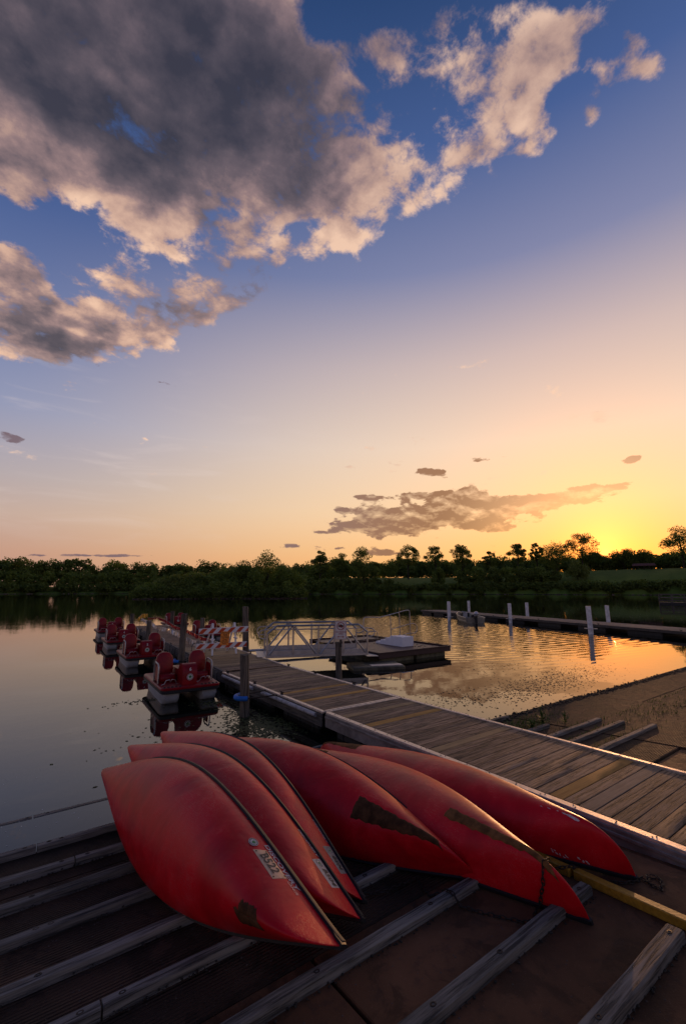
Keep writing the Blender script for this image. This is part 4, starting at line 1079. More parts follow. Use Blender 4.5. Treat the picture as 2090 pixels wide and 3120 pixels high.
# ================================================================ gangway to the kayak launch
P0, P1 = Vector((8.22, 16.39, 0)), Vector((12.06, 14.73, 0)); ux = (P1-P0).normalized(); GL = 4.18; GA = math.atan2(ux.y, ux.x)
gw = thing('gangway', (8.22, 16.39, .47), GA, label='aluminium truss gangway with handrails crossing from the dock to the brown launch float', cat='gangway')
GW = 1.86
def bar(name, p, q, r_=.028, n=4, mat=M_ALU, smooth=None):
    b = MB(); b.tube([p, q], r_*(1.28 if n == 4 else 1), n); return b.obj(name, mat, gw, auto=30 if n == 4 else 60)
b = MB(); b.box((GL/2, GW/2, .02), (GL, GW-.08, .03)); b.obj('walkway', M_ALUPLATE, gw)
for y in (0, GW):
    b = MB(); b.box((GL/2, y, .02), (GL, .05, .10), bev=.006); b.obj('bottom_chord', M_ALU, gw)
    b = MB(); b.box((GL/2, y+(.035 if y == 0 else -.035), .14), (GL-.1, .012, .18)); b.obj('kick_plate', M_ALUPLATE, gw)
    xs_ = [.03, 1.06, 2.09, 3.12, GL-.03]
    for i, x in enumerate(xs_): bar('upright', (x, y, 0), (x, y, .90 if i in (0, 4) else 1.19))
    bar('top_rail', (.40, y, 1.20), (GL-.40, y, 1.20), .03); bar('top_rail', (.03, y, .90), (.40, y, 1.20), .03); bar('top_rail', (GL-.40, y, 1.20), (GL-.03, y, .90), .03)
    bar('brace', (.08, y, .05), (1.0, y, 1.16), .026); bar('brace', (1.12, y, 1.16), (2.03, y, .05), .026); bar('brace', (2.15, y, .05), (3.06, y, 1.16), .026); bar('brace', (3.18, y, 1.16), (GL-.08, y, .05), .026)
    yy = y+(.07 if y == 0 else -.07)
    for s_, x0 in ((-1, 0), (1, GL)):
        pass
    pts = [(.02, yy, .70), (-.20, yy, .71), (-.28, yy, .77), (-.31, yy, .87), (-.28, yy, .97), (-.20, yy, 1.03), (0, yy, 1.05), (GL, yy, 1.05), (GL+.20, yy, 1.03), (GL+.28, yy, .97), (GL+.31, yy, .87), (GL+.28, yy, .77), (GL+.20, yy, .71), (GL-.02, yy, .70)]
    b = MB(); b.tube(pts, .021, 8); b.obj('handrail', M_ALU, gw, auto=60)
b = MB(); b.box((-.17, GW/2, -.0), (.34, GW-.1, .012), M=RY(2)); b.obj('toe_plate', M_ALUPLATE, gw); b = MB(); b.box((GL+.22, GW/2, -.02), (.5, GW-.1, .012), M=RY(1)); b.obj('toe_plate', M_ALUPLATE, gw)
# a boom held beside the gangway
bo_ = MB(); bo_.tube([(0,0,0), (5.2, -.9, 0)], .045, 8); bo_.tube([(.3,.25,0), (5.1, -.6, 0)], .035, 8); tag(bo_.obj('mooring_boom', M_ALU, None, auto=60), 'pair of grey pipes lying low over the water behind the gangway', 'boom').location = (8.75, 19.9, .28)

# ================================================================ kayak launch float
kf = thing('launch_float', (12.8, 14.8, 0), label='brown decked launch float with dark edging, right of the gangway', cat='float')
dk = random.Random(8)
def deck_boards(x0, x1, y0, y1, z_):
    x = x0
    while x < x1-.02:
        w = min(.14, x1-x); b = MB(); b.box((0, 0, 0), (w-.006, y1-y0, .03), bev=.003); o = b.obj('deck_board', M_BROWNDECK, kf, auto=30); o.location = (x+w/2, (y0+y1)/2, z_+dk.uniform(-.0015, .0015)); x += .14
deck_boards(.0, 4.32, .05, 3.95, .36); deck_boards(.55, 4.3, 4.45, 6.25, .36)
for (x0, y0), (x1, y1) in (((-.1, 0), (4.4, 0)), ((4.38, 0), (4.38, 4.0)), ((1.8, 4.02), (4.38, 4.02)), ((.4, 4.40), (4.4, 4.40)), ((4.36, 4.4), (4.36, 6.3)), ((.4, 6.3), (4.4, 6.3)), ((-.06, 0), (-.06, .75))):
    p, q = Vector((x0, y0, 0)), Vector((x1, y1, 0)); d_ = q-p; b = MB(); b.box((d_.length/2, 0, .30), (d_.length+.04, .045, .20), M=T(x0, y0, 0) @ Matrix.Rotation(math.atan2(d_.y, d_.x), 4, 'Z'), bev=.005); kf_e = b.obj('edge_board', M_BROWNSIDE, kf, auto=30)
    b = MB(); b.box((d_.length/2, .0, .43), (d_.length+.06, .09, .05), M=T(x0, y0, 0) @ Matrix.Rotation(math.atan2(d_.y, d_.x), 4, 'Z'), bev=.005); b.obj('kerb', M_BROWNSIDE, kf, auto=30)
for x0, x1, y0, y1 in ((.05, 2.1, .12, 3.9), (2.25, 4.2, .12, 3.9), (.6, 2.4, 4.5, 6.2), (2.5, 4.2, 4.5, 6.2)):
    b = MB(); b.box(((x0+x1)/2, (y0+y1)/2, .03), (x1-x0, y1-y0, .36), bev=.04); b.obj('float', M_BOATWHITE if 0 else mat_plain('mossy_float', (.085,.08,.05), .7, noise=.5, nscale=4), kf, auto=35)
def kr(pts, r_=.024): b = MB(); b.tube([(x-12.8, 4.1, z_) for x, z_ in pts], r_, 8); b.obj('handrail', M_ALU, kf, auto=60)
kr([(15.17,.36), (15.17,1.50), (15.20,1.60), (15.30,1.64), (16.33,1.60), (18.30,1.93), (18.48,1.93), (18.58,1.88), (18.61,1.76), (18.61,.36)])
kr([(17.12,.36), (17.10,1.55), (17.06,1.66), (16.98,1.72)]); kr([(17.81,.36), (17.78,1.68), (17.74,1.78), (17.66,1.82)])
kr([(17.13,.92), (18.68,1.17), (18.92,1.16), (19.08,1.10), (19.16,1.0), (19.17,.86), (19.12,.70), (18.98,.62), (18.76,.62), (18.55,.64), (17.86,.52)], .02)
kr([(15.30,.74), (15.42,.84), (15.60,.88), (16.0,.88), (16.10,.82), (16.13,.74), (16.13,.36)], .02)
st = thing('boarding_steps', (15.35, 16.15, .378), RX(0).to_euler().z, label='white moulded boarding steps standing on the brown float', cat='steps')
b = MB(); b.loft([[(x, y, z_) for y, z_ in ((0, 0), (0, .43), (.02, .45), (.86, .45), (.88, .44), (.88, .34), (1.22, .34), (1.24, .33), (1.24, .22), (1.58, .22), (1.60, .21), (1.60, .11), (1.96, .11), (1.98, .0))] for x in (0, .015, .735, .75)])
b.obj('body', M_STEP, st, auto=30)
lf = MB(); lf.box((0, 0, .02), (2.1, 1.3, .20), bev=.03); lfo = lf.obj('landing_float', mat_plain('slimy_float', (.06,.052,.035), .5, noise=.6, nscale=3, bmp=.01, bscale=8), None, auto=40); lfo.location = (12.1, 14.35, 0); lfo.rotation_euler = (0, 0, GA)
tag(lfo, 'small slimy float under the right end of the gangway', 'float')
b = MB(); b.box((0, 0, .135), (1.3, .35, .02)); pl_ = b.obj('plate', M_ALUPLATE, lfo); pl_.location = (.35, -.35, 0)
rf = random.Random(5); b = MB()
for i in range(14):
    x, y = rf.choice(((rf.uniform(15.9, 16.6), rf.uniform(15.7, 15.95)), (rf.uniform(16.3, 17.0), rf.uniform(15.5, 15.8)), (rf.uniform(15, 17), rf.uniform(15.1, 18))))
    b.box((x, y, .385), (rf.uniform(.03, .10), rf.uniform(.02, .05), .015), bev=.004)
lt = b.obj('leaf_litter', M_DEBRIS, None); tag(lt, kind='stuff')

# ================================================================ far dock with white pipe piles and the fishing boat
fd = thing('far_dock', label='low plank dock across the far side of the basin with white pipe piles', cat='dock')
FA, FB = Vector((43.2, 41.8, 0)), Vector((31.0, -4.0, 0)); fdir = (FB-FA).normalized(); fang = math.atan2(fdir.y, fdir.x); fl = (FB-FA).length; fn = Vector((-fdir.y, fdir.x, 0))
if fn.x < 0: fn = -fn
bpl = MB(); bpl.box((0, 0, 0), (.20, 3.0, .04), bev=.006); fpl = bpl.mesh('plank', M_PLANKMID, auto=40)
nfd = int(fl/.212)
for i in range(nfd):
    p = FA + fdir*(.1+i*.212) + fn*1.5; o = link('plank', fpl, fd, (p.x, p.y, .44+rp.uniform(-.004, .004)), fang)
for off, nm in ((0, 'side_board'), (3.0, 'side_board')):
    p = FA + fn*off; b = MB(); b.box((fl/2, 0, .35), (fl, .05, .17), M=T(p.x, p.y, 0) @ Matrix.Rotation(fang, 4, 'Z')); b.obj(nm, M_FASCIA, fd)
for s_ in [.3, 3.0, 6.2, 9.4, 12.6, 16.0, 20.2, 24.4, 28.6, 32.6, 36.6, 40.6, 44.0]:
    p = FA + fdir*(s_+.9) + fn*1.5; b = MB(); b.box((0, 0, .02), (2.1 if s_ < 15 else 2.5, 2.8, .50), bev=.05); o = b.obj('float', M_FLOAT, fd, auto=40); o.location = (p.x, p.y, 0); o.rotation_euler = (0, 0, fang)
for s_ in (1.5, 8, 14, 20, 26, 32, 38): o = link('cleat', cme, fd, tuple(FA+fdir*s_+fn*.08+Vector((0,0,.46)))); o.rotation_euler = (0, 0, fang+math.pi/2)
PIPES = [((36.0, 30.9), 1.90, 0, 'leftmost white pipe pile, beside the fishing boat'), ((48.2, 38.0), 1.66, 0, 'second white pipe pile from the left, behind the fishing boat'), ((38.3, 25.4), 1.80, .04, 'white pipe pile in front of the dock just right of the fishing boat'),
         ((44.6, 27.5), 1.72, 0, 'fourth white pipe pile from the left, on the back edge of the far dock'), ((33.3, 15.7), 1.93, .08, 'tallest looking white pipe pile, leaning left, in front of the far dock'), ((43.3, 18.8), 1.70, .06, 'rightmost white pipe pile, on the back edge of the far dock')]
for (x, y), zt, lean, lab in PIPES:
    b = MB(); b.tube([(0, 0, -1.2), (-lean*.35, lean*.45, zt)], .165, 16); b.tube([(-lean*.35, lean*.45, zt), (-lean*.35, lean*.45, zt+.012)], .15, 16)
    o = b.obj('pipe_pile', M_PVC, None, auto=40); o.location = (x, y, 0); tag(o, lab, 'pipe pile', 'white pipe piles of the far dock')
    if x < 39:
        b = MB(); b.tube([(.55*math.cos(R(a_))*.6, .42*math.sin(R(a_)), .38) for a_ in range(0, 361, 24)], .02, 6); h_ = b.obj('pile_ring', M_ALU, o, auto=60)

jb = thing('fishing_boat', (35.25, 27.1, 0), label='small aluminium fishing boat with an outboard motor tied to the far dock', cat='boat'); jv = Vector((39.9-35.25, 33.3-27.1, 0)); jb.rotation_euler = (0, 0, math.atan2(jv.y, jv.x)); 
rings_o, rings_i = [], []
JL = 5.4
for t_, w, wb, zt, zb in ((0, .92, .74, .50, -.10), (.25, .96, .76, .52, -.12), (.5, .94, .74, .56, -.12), (.75, .80, .56, .66, -.08), (.92, .45, .26, .76, .08), (1, .10, .05, .82, .30)):
    x = t_*JL; rings_o.append([(x, w, zt), (x, w*.93, zt*.35), (x, wb, zb), (x, -wb, zb), (x, -w*.93, zt*.35), (x, -w, zt)]); rings_i.append([(x, -w+.04, zt), (x, -wb+.02, zb+.08), (x, wb-.02, zb+.08), (x, w-.04, zt)])
b = MB(); b.loft([o_+i_ for o_, i_ in zip(rings_o, rings_i)]); b.obj('hull', M_JON, jb, auto=30)
b = MB()
for s_ in (-1, 1): b.tube([(t_*JL, s_*(w+.01), zt+.01) for t_, w, zt in ((0,.92,.50), (.25,.96,.52), (.5,.94,.56), (.75,.80,.66), (.92,.45,.76), (1,.10,.82))], .03, 6)
b.obj('gunwale', M_ALU, jb, auto=50)
b = MB()
for s_ in (-1, 1): b.tube([(0.05, s_*.87, .18), (2.5, s_*.90, .20), (4.2, s_*.68, .30), (5.2, s_*.2, .5)], .02, 6)
b.obj('spray_rail', M_ALU, jb, auto=50)
b = MB(); b.box((.04, 0, .2), (.06, 1.5, .6)); b.obj('transom', M_JON, jb)
for x in (1.2, 2.7): b = MB(); b.box((x, 0, .36), (.35, 1.6, .07), bev=.02); b.obj('bench', M_JON, jb, auto=40)
b = MB(); b.box((3.2, .1, .62), (.6, .7, .4), bev=.05); b.box((1.7, -.3, .52), (.35, .4, .3), bev=.03); b.obj('stowed_gear', M_BLACK, jb, auto=40)
b = MB(); b.box((1.9, .45, .62), (.05, .42, .5), bev=.02); b.obj('windscreen', M_BOATWHITE, jb, auto=40)
b = MB(); rg = []
for z_, w, l in ((.66,.14,.20), (.72,.20,.30), (.84,.22,.36), (.96,.20,.34), (1.06,.13,.24), (1.10,.04,.08)):
    rg.append([(-.30-.10*(z_-.6)+l*math.cos(a_), .0+w*math.sin(a_), z_) for a_ in [R(k*30) for k in range(12)]])
b.loft(rg); ob = b.obj('outboard_cowl', M_OUTBOARD, jb, auto=60)
b = MB(); b.loft([[(x*1.01, y*1.03, z_) for x, y, z_ in r_] for r_ in ([(-.30-.10*.18+.345*math.cos(R(k*30)), .21*math.sin(R(k*30)), .79) for k in range(12)], [(-.30-.10*.25+.352*math.cos(R(k*30)), .213*math.sin(R(k*30)), .88) for k in range(12)])]); b.obj('cowl_band', M_DARKMETAL, ob)
b = MB(); b.box((-.28, 0, .34), (.26, .20, .66), bev=.05); b.box((-.10, 0, .50), (.25, .30, .22), bev=.04); b.box((-.32, 0, -.2), (.16, .07, .5), bev=.02); b.obj('outboard_leg', M_BLACK, jb, auto=40)

rfz = thing('raft', (117.5, 36.2, 0), R(20), label='small dark raft with a railing far out at the right edge of the lake', cat='raft')
b = MB(); b.box((0, 0, .15), (4, 7, .5)); b.obj('deck', M_FLOAT, rfz)
for x in (-1.9, 1.9):
    for y in (-3.4, -1.1, 1.1, 3.4):
        b = MB(); b.box((x, y, 1.2), (.16, .16, 1.8)); b.obj('post', M_FASCIA, rfz)
    for z_ in (.8, 1.4, 2.1): b = MB(); b.box((x, 0, z_), (.08, 7, .22)); b.obj('rail', M_FASCIA, rfz)

# ================================================================ trees
def leaf_quads(rng, n, centers, rads, flat=.75, leaf=.5, shell=.35):
    idx = rng.integers(0, len(centers), n); c = centers[idx]; r_ = rads[idx][:, None]
    d_ = rng.normal(size=(n, 3)); d_ /= np.linalg.norm(d_, axis=1)[:, None]; rr = (shell + (1-shell)*rng.random((n, 1))**.6)
    p = c + d_*r_*rr*np.array([1, 1, flat]); u = rng.normal(size=(n, 3)); u /= np.linalg.norm(u, axis=1)[:, None]
    w = np.cross(u, rng.normal(size=(n, 3))); w /= np.linalg.norm(w, axis=1)[:, None]; s_ = leaf*(.5+rng.random((n, 1)))*.5; s2 = s_*(.5+.4*rng.random((n, 1)))
    return np.stack([p-u*s_, p+w*s2, p+u*s_, p-w*s2], 1)
def crown(rng, rx, h, z0, n, leaf, lumps, lr=(.22, .42), top=1.0, spread=.85):
    """clumps of leaves filling a crown rx wide and h tall that starts at z0"""
    C_ = []
    while len(C_) < lumps:
        v = rng.uniform(-1, 1, 3); q = np.linalg.norm(v)
        if q > 1 or q < .25: continue
        wz = 1 - .35*max(0, v[2])*top
        C_.append([v[0]*rx*spread*wz, v[1]*rx*spread*wz, z0+h*(.5+.42*v[2])])
    C_ = np.array(C_); rads = rx*(lr[0]+(lr[1]-lr[0])*rng.random(lumps))
    return leaf_quads(rng, n, C_, rads, leaf=leaf), C_
def tree(x, y, ztop, width, kind, seed, lab, group='trees round the lake', cat='tree', mat=None, n=2400, leaf=.75):
    rng = np.random.default_rng(seed); zb = land_z(x, y)-.1; H = ztop-zb; rx = width/2
    t = thing('tree', (x, y, zb), label=lab, cat=cat, group=group)
    z0, lumps, lr = {'round': (.12, 30, (.30, .46)), 'open': (.30, 28, (.19, .32)), 'tall': (.20, 30, (.24, .38)), 'bush': (.0, 32, (.28, .44)), 'sparse': (.28, 38, (.13, .24))}[kind]
    V, C_ = crown(rng, rx, H*(1-z0)*1.0, H*z0, n, leaf, lumps, lr)
    k = link('crown', quads('crown', V, mat or M_LEAFDARK), t)
    b = MB(); r0 = max(.25, H*.018); hh = H*(z0+(1-z0)*.55)
    b.tube([(0, 0, -.3), (rng.uniform(-.2, .2), rng.uniform(-.2, .2), hh*.45), (rng.uniform(-.6, .6), rng.uniform(-.6, .6), hh)], [r0, r0*.8, r0*.35], 7); b.obj('trunk', M_BARK, t, auto=60)
    b = MB()
    for i in range(0, lumps, 2):
        c = C_[i]; s_ = Vector((0, 0, H*rng.uniform(z0*.75+.04, z0+.3))); m_ = s_.lerp(Vector(c), .5)+Vector((0, 0, -.04*H)); b.tube([s_, m_, Vector(c)], [r0*.42, r0*.28, r0*.1], 5)
    b.obj('limb', M_BARK, t, auto=60).__setitem__('kind', 'stuff')
    return t
def pol(az, D): return D*math.sin(R(az)), D*math.cos(R(az))
TREES = [ # azimuth, distance, top, width, kind, material, label
 (33.2, 335, 33.3, 17, 'open', 0, 'leafy tree just right of the island with a notched top'),
 (35.9, 350, 32.4, 14, 'round', 0, 'low round dark tree between the island and the shore tree'),
 (38.9, 328, 36.4, 20, 'round', 0, 'dark tree standing right at the water with foliage to the ground'),
 (44.5, 372, 42.7, 22, 'open', 0, 'spreading open crowned tree alone on the left of the meadow'),
 (47.95, 375, 41.0, 22, 'sparse', 0, 'thin airy tree right of the spreading meadow tree'),
 (51.2, 380, 45.1, 19, 'tall', 0, 'dark full tree, tallest of those over the middle of the meadow'),
 (54.5, 390, 35.4, 15, 'sparse', 0, 'small sparse tree behind the dense shrubs'),
 (57.7, 400, 43.1, 17, 'open', 0, 'ragged tree behind the left end of the dense shrubs'),
 (59.8, 400, 43.6, 16, 'sparse', 0, 'airy tree in the skyline left of the broad dark one'),
 (61.9, 395, 40.8, 27, 'round', 0, 'broad dark tree behind the right end of the dense shrubs'),
 (64.56, 415, 50.6, 30, 'open', 0, 'large spreading tree with sky showing through, left of the setting sun'),
 (65.3, 425, 37.0, 20, 'round', 0, 'low round tree under the large spreading tree'),
 (68.5, 430, 37.0, 22, 'round', 0, 'round tree right of the setting sun'),
 (70.6, 430, 35.6, 18, 'round', 0, 'low round tree behind the picnic shelter'),
 (73.7, 400, 50.5, 28, 'tall', 0, 'tall dark tree at the right edge of the picture'),
 (63.93, 345, 23.9, 16.5, 'bush', 2, 'pale green round tree in the meadow'),
 (48.2, 335, 19.8, 11, 'bush', 1, 'small pale tree low on the meadow bank'),
 (42.0, 352, 27.0, 16, 'round', 1, 'mid green tree between the shore tree and the spreading tree'),
 (75.6, 390, 42.0, 22, 'round', 0, 'dark tree outside the right edge'),
]
for i, (az, D, zt, w, kind, mt, lab) in enumerate(TREES):
    x, y = pol(az, D); tree(x, y, zt, w, kind, 100+i, lab, mat=(M_LEAFDARK, M_LEAFMID, M_LEAFLIGHT)[mt], n=6500 if kind not in ('sparse', 'open') else (4800 if kind == 'sparse' else 5600))
ISL = [(26.6, 171, 17.4, 17, 'bush', 1, 'tallest round tree on the island'), (24.0, 173, 13.6, 16, 'bush', 0, 'dark tree left of the tallest on the island'), (21.0, 172, 10.6, 15, 'bush', 1, 'mid green tree in the middle of the island'),
       (18.0, 171, 9.6, 14, 'bush', 0, 'dark low tree left of the island middle'), (15.2, 170, 8.0, 13, 'bush', 2, 'pale green shrubby tree on the left of the island'), (12.9, 169, 6.0, 9, 'bush', 1, 'lowest tree at the left tip of the island'), (29.3, 171, 11.5, 14, 'bush', 1, 'rounded tree at the right tip of the island')]
for i, (az, D, zt, w, kind, mt, lab) in enumerate(ISL):
    x, y = pol(az, D); tree(x, y, zt, w, kind, 200+i, lab, group='trees on the island', mat=(M_LEAFDARK, M_LEAFMID, M_LEAFLIGHT)[mt], n=9000, leaf=.5)
def mass(name, az0, az1, D0, D1, zt0, zt1, w, count, per, leaf, mat, seed, zb=None, split=1, spread=.85):
    """a wood or shrub belt that reads as one mass"""
    rng = np.random.default_rng(seed); out = []
    for i in range(count):
        az = az0+(az1-az0)*(i+rng.uniform(-.3, 1.3))/count; D_ = rng.uniform(D0, D1); x, y = pol(az, D_); z0 = (land_z(x, y) if zb is None else zb)-.3
        f = (az-az0)/(az1-az0); top = zt0+(zt1-zt0)*f + rng.normal()*(abs(zt1+zt0)/2-max(0, z0))*.05; H = max(2.0, top-z0); ww = w*rng.uniform(.7, 1.3)
        V, _ = crown(rng, ww/2, H, 0, per, leaf, 14, (.38, .60), spread=spread); V = V+np.array([x, y, z0]); out.append(V)
    o = link(name, quads(name, np.concatenate(out), mat)); tag(o, kind='stuff'); return o
mass('far_wood', -9, 34, 425, 455, 28.5, 28.5, 17, 75, 1150, 1.5, M_LEAFDARK, 1)
mass('mid_wood', -9, 33, 412, 424, 19, 18, 13, 60, 900, 1.3, M_LEAFMID, 2)
mass('shore_brush', -9, 33, 402, 410, 8, 9, 10, 60, 500, 1.2, M_LEAFDARK, 3)
mass('right_wood', 32, 80, 440, 475, 34, 33, 20, 80, 1200, 1.6, M_LEAFDARK, 4)
mass('right_low_wood', 32, 80, 434, 442, 25, 29, 12, 70, 500, 1.5, M_LEAFDARK, 24)
mass('right_mid_wood', 31.5, 38, 355, 372, 24, 24, 13, 9, 900, 1.2, M_LEAFMID, 14)
mass('bank_brush', 30.5, 80, 322, 331, 6.2, 9.0, 9, 120, 500, 1.0, M_LEAFDARK, 5)
mass('bank_brush_tall', 30.5, 42, 326, 336, 13, 12, 9, 18, 700, 1.0, M_LEAFDARK, 15)
mass('island_brush', 11.4, 31.0, 161.5, 166, 3.8, 4.2, 6, 46, 700, .5, M_LEAFDARK, 6, zb=.2)
mass('island_brush_pale', 13, 30, 163, 168, 5.6, 7.0, 6, 14, 800, .5, M_LEAFMID, 16, zb=.3)
for i, (az, D_, zt, w) in enumerate(((51.3, 330, 19.5, 14), (53.0, 331, 21.0, 15), (54.8, 332, 20.5, 15), (56.6, 332, 20.8, 15), (58.4, 333, 20.0, 15), (60.1, 334, 18.5, 14), (61.6, 335, 16.5, 11))):
    x, y = pol(az, D_); tree(x, y, zt, w, 'bush', 300+i, ('tall dense shrub on the bank, ' + ('first', 'second', 'third', 'middle', 'fifth', 'sixth', 'last')[i] + ' from the left in the long thicket'), group='tall dense shrubs on the bank', cat='shrub', mat=M_LEAFMID if i % 2 else M_LEAFDARK, n=4200, leaf=.9)

# picnic shelter
x, y = pol(70.3, 392); ps = thing('picnic_shelter', (x, y, land_z(x, y)-.1), R(-70.3), label='brown roofed open picnic shelter on the meadow at the right', cat='shelter')
b = MB(); b.loft([[(-7.4, -3.6, 2.6), (7.4, -3.6, 2.6), (7.4, 3.6, 2.6), (-7.4, 3.6, 2.6)], [(-7.4, -3.6, 2.8), (7.4, -3.6, 2.8), (7.4, 3.6, 2.8), (-7.4, 3.6, 2.8)], [(-6.6, -.1, 4.6), (6.6, -.1, 4.6), (6.6, .1, 4.6), (-6.6, .1, 4.6)]]); b.obj('roof', M_BROWNROOF, ps)
for px in (-6.6, -3.3, 0, 3.3, 6.6):
    for py in (-3, 3): b = MB(); b.box((px, py, 1.3), (.35, .35, 2.7)); b.obj('post', M_BARK, ps)
for px in (-4.5, 0, 4.5):
    b = MB(); b.box((px, 0, .8), (2.2, .9, .1)); b.box((px, 0, .4), (.9, .5, .8)); b.box((px, 1, .45), (2.2, .3, .08)); b.box((px, -1, .45), (2.2, .3, .08)); b.obj('table', M_BARK, ps)

# ================================================================ stones, weeds, algae, floating seeds
def scatter_stones(name, pts_, seed, s0, s1, mat):
    q = random.Random(seed); b = MB()
    for x, y, z_ in pts_:
        s_ = q.uniform(s0, s1); n = 6; ph_ = q.random()*6
        rg = [[(x+s_*f*q.uniform(.8, 1.1)*math.cos(ph_+k*1.047), y+s_*f*q.uniform(.8, 1.1)*math.sin(ph_+k*1.047), z_+s_*h_) for k in range(n)] for f, h_ in ((.8, -.4), (1, 0), (.6, .45))]
        b.loft(rg)
    o = b.obj(name, mat); tag(o, kind='stuff'); return o
q = random.Random(21)
scatter_stones('island_stones', [(*pol(az, D_), q.uniform(.0, .25)) for az, D_ in ((q.uniform(11.0, 31.6), q.uniform(159.8, 161.8)) for _ in range(420))], 1, .08, .30, M_STONE)
scatter_stones('shore_stones', [(*pol(az, shore_r(az)-q.uniform(-2, 3)), q.uniform(0, .3)) for az in (q.uniform(-6, 78) for _ in range(600))], 2, .25, .7, M_STONE)
scatter_stones('shore_debris', [(x, 6.9-.0*x+q.gauss(0, .10)-.02*max(0, x-10), .01+q.uniform(0, .02)) for x in (q.uniform(8.3, 26) for _ in range(1500))], 3, .008, .035, M_DEBRIS)
scatter_stones('ramp_gravel', [(x, y, .07*(7-y)+.012) for x, y in ((q.uniform(-2, 5.3), q.uniform(1.2, 6.6)) for _ in range(900))], 4, .003, .008, M_STONE)
scatter_stones('ramp_litter', [(x, yy+q.gauss(0, .012), .07*(7-yy)+.018) for x, yy in ((q.uniform(-1, 5.0), q.choice((6.28, 5.71, 5.10, 4.46, 3.87, 3.14, 2.41, 1.69))-.075) for _ in range(1300))], 5, .003, .013, M_DEBRIS)
def weed(x, y, h, n, seed, lab, group='weeds on the ramp right of the dock'):
    q_ = random.Random(seed); z0 = .07*(7-y); t = thing('weed_plant', (x, y, z0), label=lab, cat='plant', group=group); b = MB(); sb_ = MB()
    for i in range(n):
        a_ = q_.uniform(0, 6.28); lean = q_.uniform(.05, .45); hh = h*q_.uniform(.5, 1); tip = Vector((math.cos(a_)*lean*hh, math.sin(a_)*lean*hh, hh)); base = Vector((q_.uniform(-.05, .05), q_.uniform(-.05, .05), 0))
        sb_.tube([base, base.lerp(tip, .5)+Vector((0, 0, .03)), tip], .004, 4)
        m_ = 11
        for k in range(m_):
            p = base.lerp(tip, .15+.85*k/m_); a2 = q_.uniform(0, 6.28); l = .11*q_.uniform(.7, 1.3)*(1.15-.6*k/m_); w = l*.16; d_ = Vector((math.cos(a2), math.sin(a2), q_.uniform(.1, .8))).normalized(); s_ = d_.cross(Vector((0, 0, 1))).normalized()*w
            b.add([p, p+d_*l*.5+s_, p+d_*l, p+d_*l*.5-s_], [(0, 1, 2, 3)])
    l_ = b.obj('leaves', M_WEED, t); l_.name = 'foliage'; sb_.obj('stem', M_WEED, t)
weed(9.95, 5.92, .42, 7, 1, 'tallest leafy weed growing beside the timbers right of the dock'); weed(9.45, 5.92, .26, 6, 2, 'leafy weed left of the tallest one by the dock edge'); weed(10.35, 5.62, .30, 4, 3, 'upright narrow weed right of the tallest one'); weed(9.0, 6.15, .2, 5, 4, 'low weed closest to the dock edge')
q = random.Random(31); V = []
for _ in range(1500):
    x, y = q.choice(((q.gauss(9.5, .5), q.gauss(6.1, .2)), (q.gauss(10.0, .6), q.gauss(6.4, .2)), (q.uniform(8.3, 11), q.choice((5.42, 4.95, 4.38))+q.gauss(0, .05)), (q.uniform(11, 24), 5.24+q.gauss(0, .04)), (q.gauss(13.4, 1.2), q.gauss(4.7, .25))))
    if y > 7 or x < 8.2: continue
    z_ = .07*(7-y); h = q.uniform(.02, .08); a_ = q.uniform(0, 3.14); w = .006; dx, dy = math.cos(a_)*w, math.sin(a_)*w; lx_, ly_ = q.uniform(-.03, .03), q.uniform(-.03, .03)
    V.append([[x-dx, y-dy, z_], [x+dx, y+dy, z_], [x+lx_+dx*.3, y+ly_+dy*.3, z_+h], [x+lx_-dx*.3, y+ly_-dy*.3, z_+h]])
tag(link('ramp_grass', quads('ramp_grass', np.array(V), M_WEED)), kind='stuff')
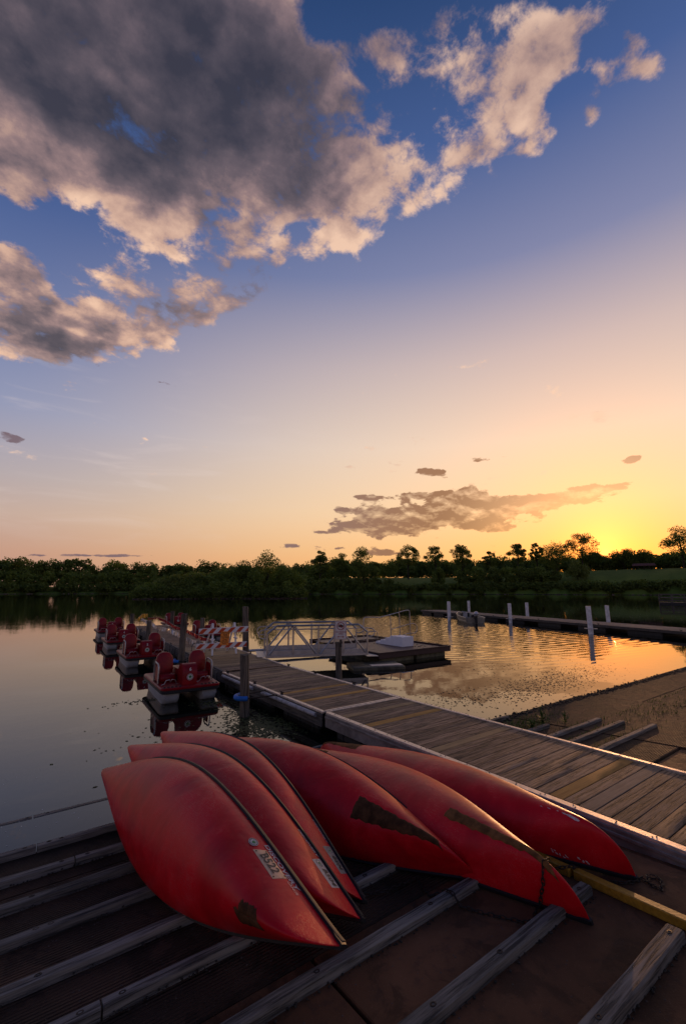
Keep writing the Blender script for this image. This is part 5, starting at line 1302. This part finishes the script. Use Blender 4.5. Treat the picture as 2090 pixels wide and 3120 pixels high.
def floaters(name, pts_, s0, s1, mat, z_, seed, asp=1.0):
    q_ = random.Random(seed); V = []
    for x, y in pts_:
        s_ = q_.uniform(s0, s1); a_ = q_.uniform(0, 3.14); c_, d_ = math.cos(a_)*s_, math.sin(a_)*s_; f_ = q_.uniform(.4, .9)*asp
        V.append([[x-c_, y-d_, z_], [x+d_*f_, y-c_*f_, z_+.002], [x+c_, y+d_, z_+.001], [x-d_*f_, y+c_*f_, z_]])
    tag(link(name, quads(name, np.array(V), mat)), kind='stuff')
pts_ = []
for _ in range(3600):
    az, D_ = q.uniform(30, 80), 1/q.uniform(1/290, 1/52); pts_.append(pol(az, D_))
for _ in range(500):
    az, D_ = q.uniform(-3, 32), 1/q.uniform(1/380, 1/60); pts_.append(pol(az, D_))
floaters('floating_seeds', [p for p in pts_ if land_z(*p) < -.3], .03, .10, M_SPECK, .006, 3)
pts_ = []
for az0, az1, D_ in ((33, 75, 205), (36, 75, 150), (-3, 11, 340), (-3, 30, 260)):
    for _ in range(700 if az0 > 0 else 350): pts_.append(pol(q.uniform(az0, az1), D_+q.gauss(0, 2.2)))
floaters('seed_line', pts_, .05, .2, M_SPECK, .006, 4)
pts_ = []
for cx_, cy_, sx, sy, n in ((14.8, 8.6, 1.7, .55, 900), (12.6, 8.2, 1.2, .45, 350), (17.0, 9.0, 1.5, .6, 500), (10.6, 8.9, .8, .5, 240), (16.0, 11.5, 1.6, .5, 160), (20, 12, 2.5, 1.2, 150)):
    for _ in range(n):
        x, y = q.gauss(cx_, sx), q.gauss(cy_, sy)
        if y > 7.05: pts_.append((x, y))
floaters('algae_scum', pts_, .010, .045, M_DEBRIS, .005, 5)
pts_ = []
for cx_, cy_, sx, sy, n in ((4.9, 9.8, .45, .45, 1500), (4.9, 11.1, .3, .5, 350), (4.7, 12.6, .3, .25, 200), (3.2, 14.0, .5, .12, 120), (3.2, 10.5, 1.0, .8, 90)):
    for _ in range(n):
        x, y = q.gauss(cx_, sx), q.gauss(cy_, sy)
        if x < 5.6: pts_.append((x, y))
floaters('algae_mat', pts_, .012, .05, M_ALGAE, .005, 6)
floaters('water_bubbles', [(q.gauss(cx_, .45), q.gauss(cy_, .2)) for cx_, cy_ in ((.2, 7.6), (-.5, 8.6), (.9, 7.8), (0, 9.6), (-.8, 11)) for _ in range(22)], .004, .011, M_SIGN, .004, 7)
# drowned twig and small ridge of grit at the water's edge
print('objects', len(bpy.data.objects))
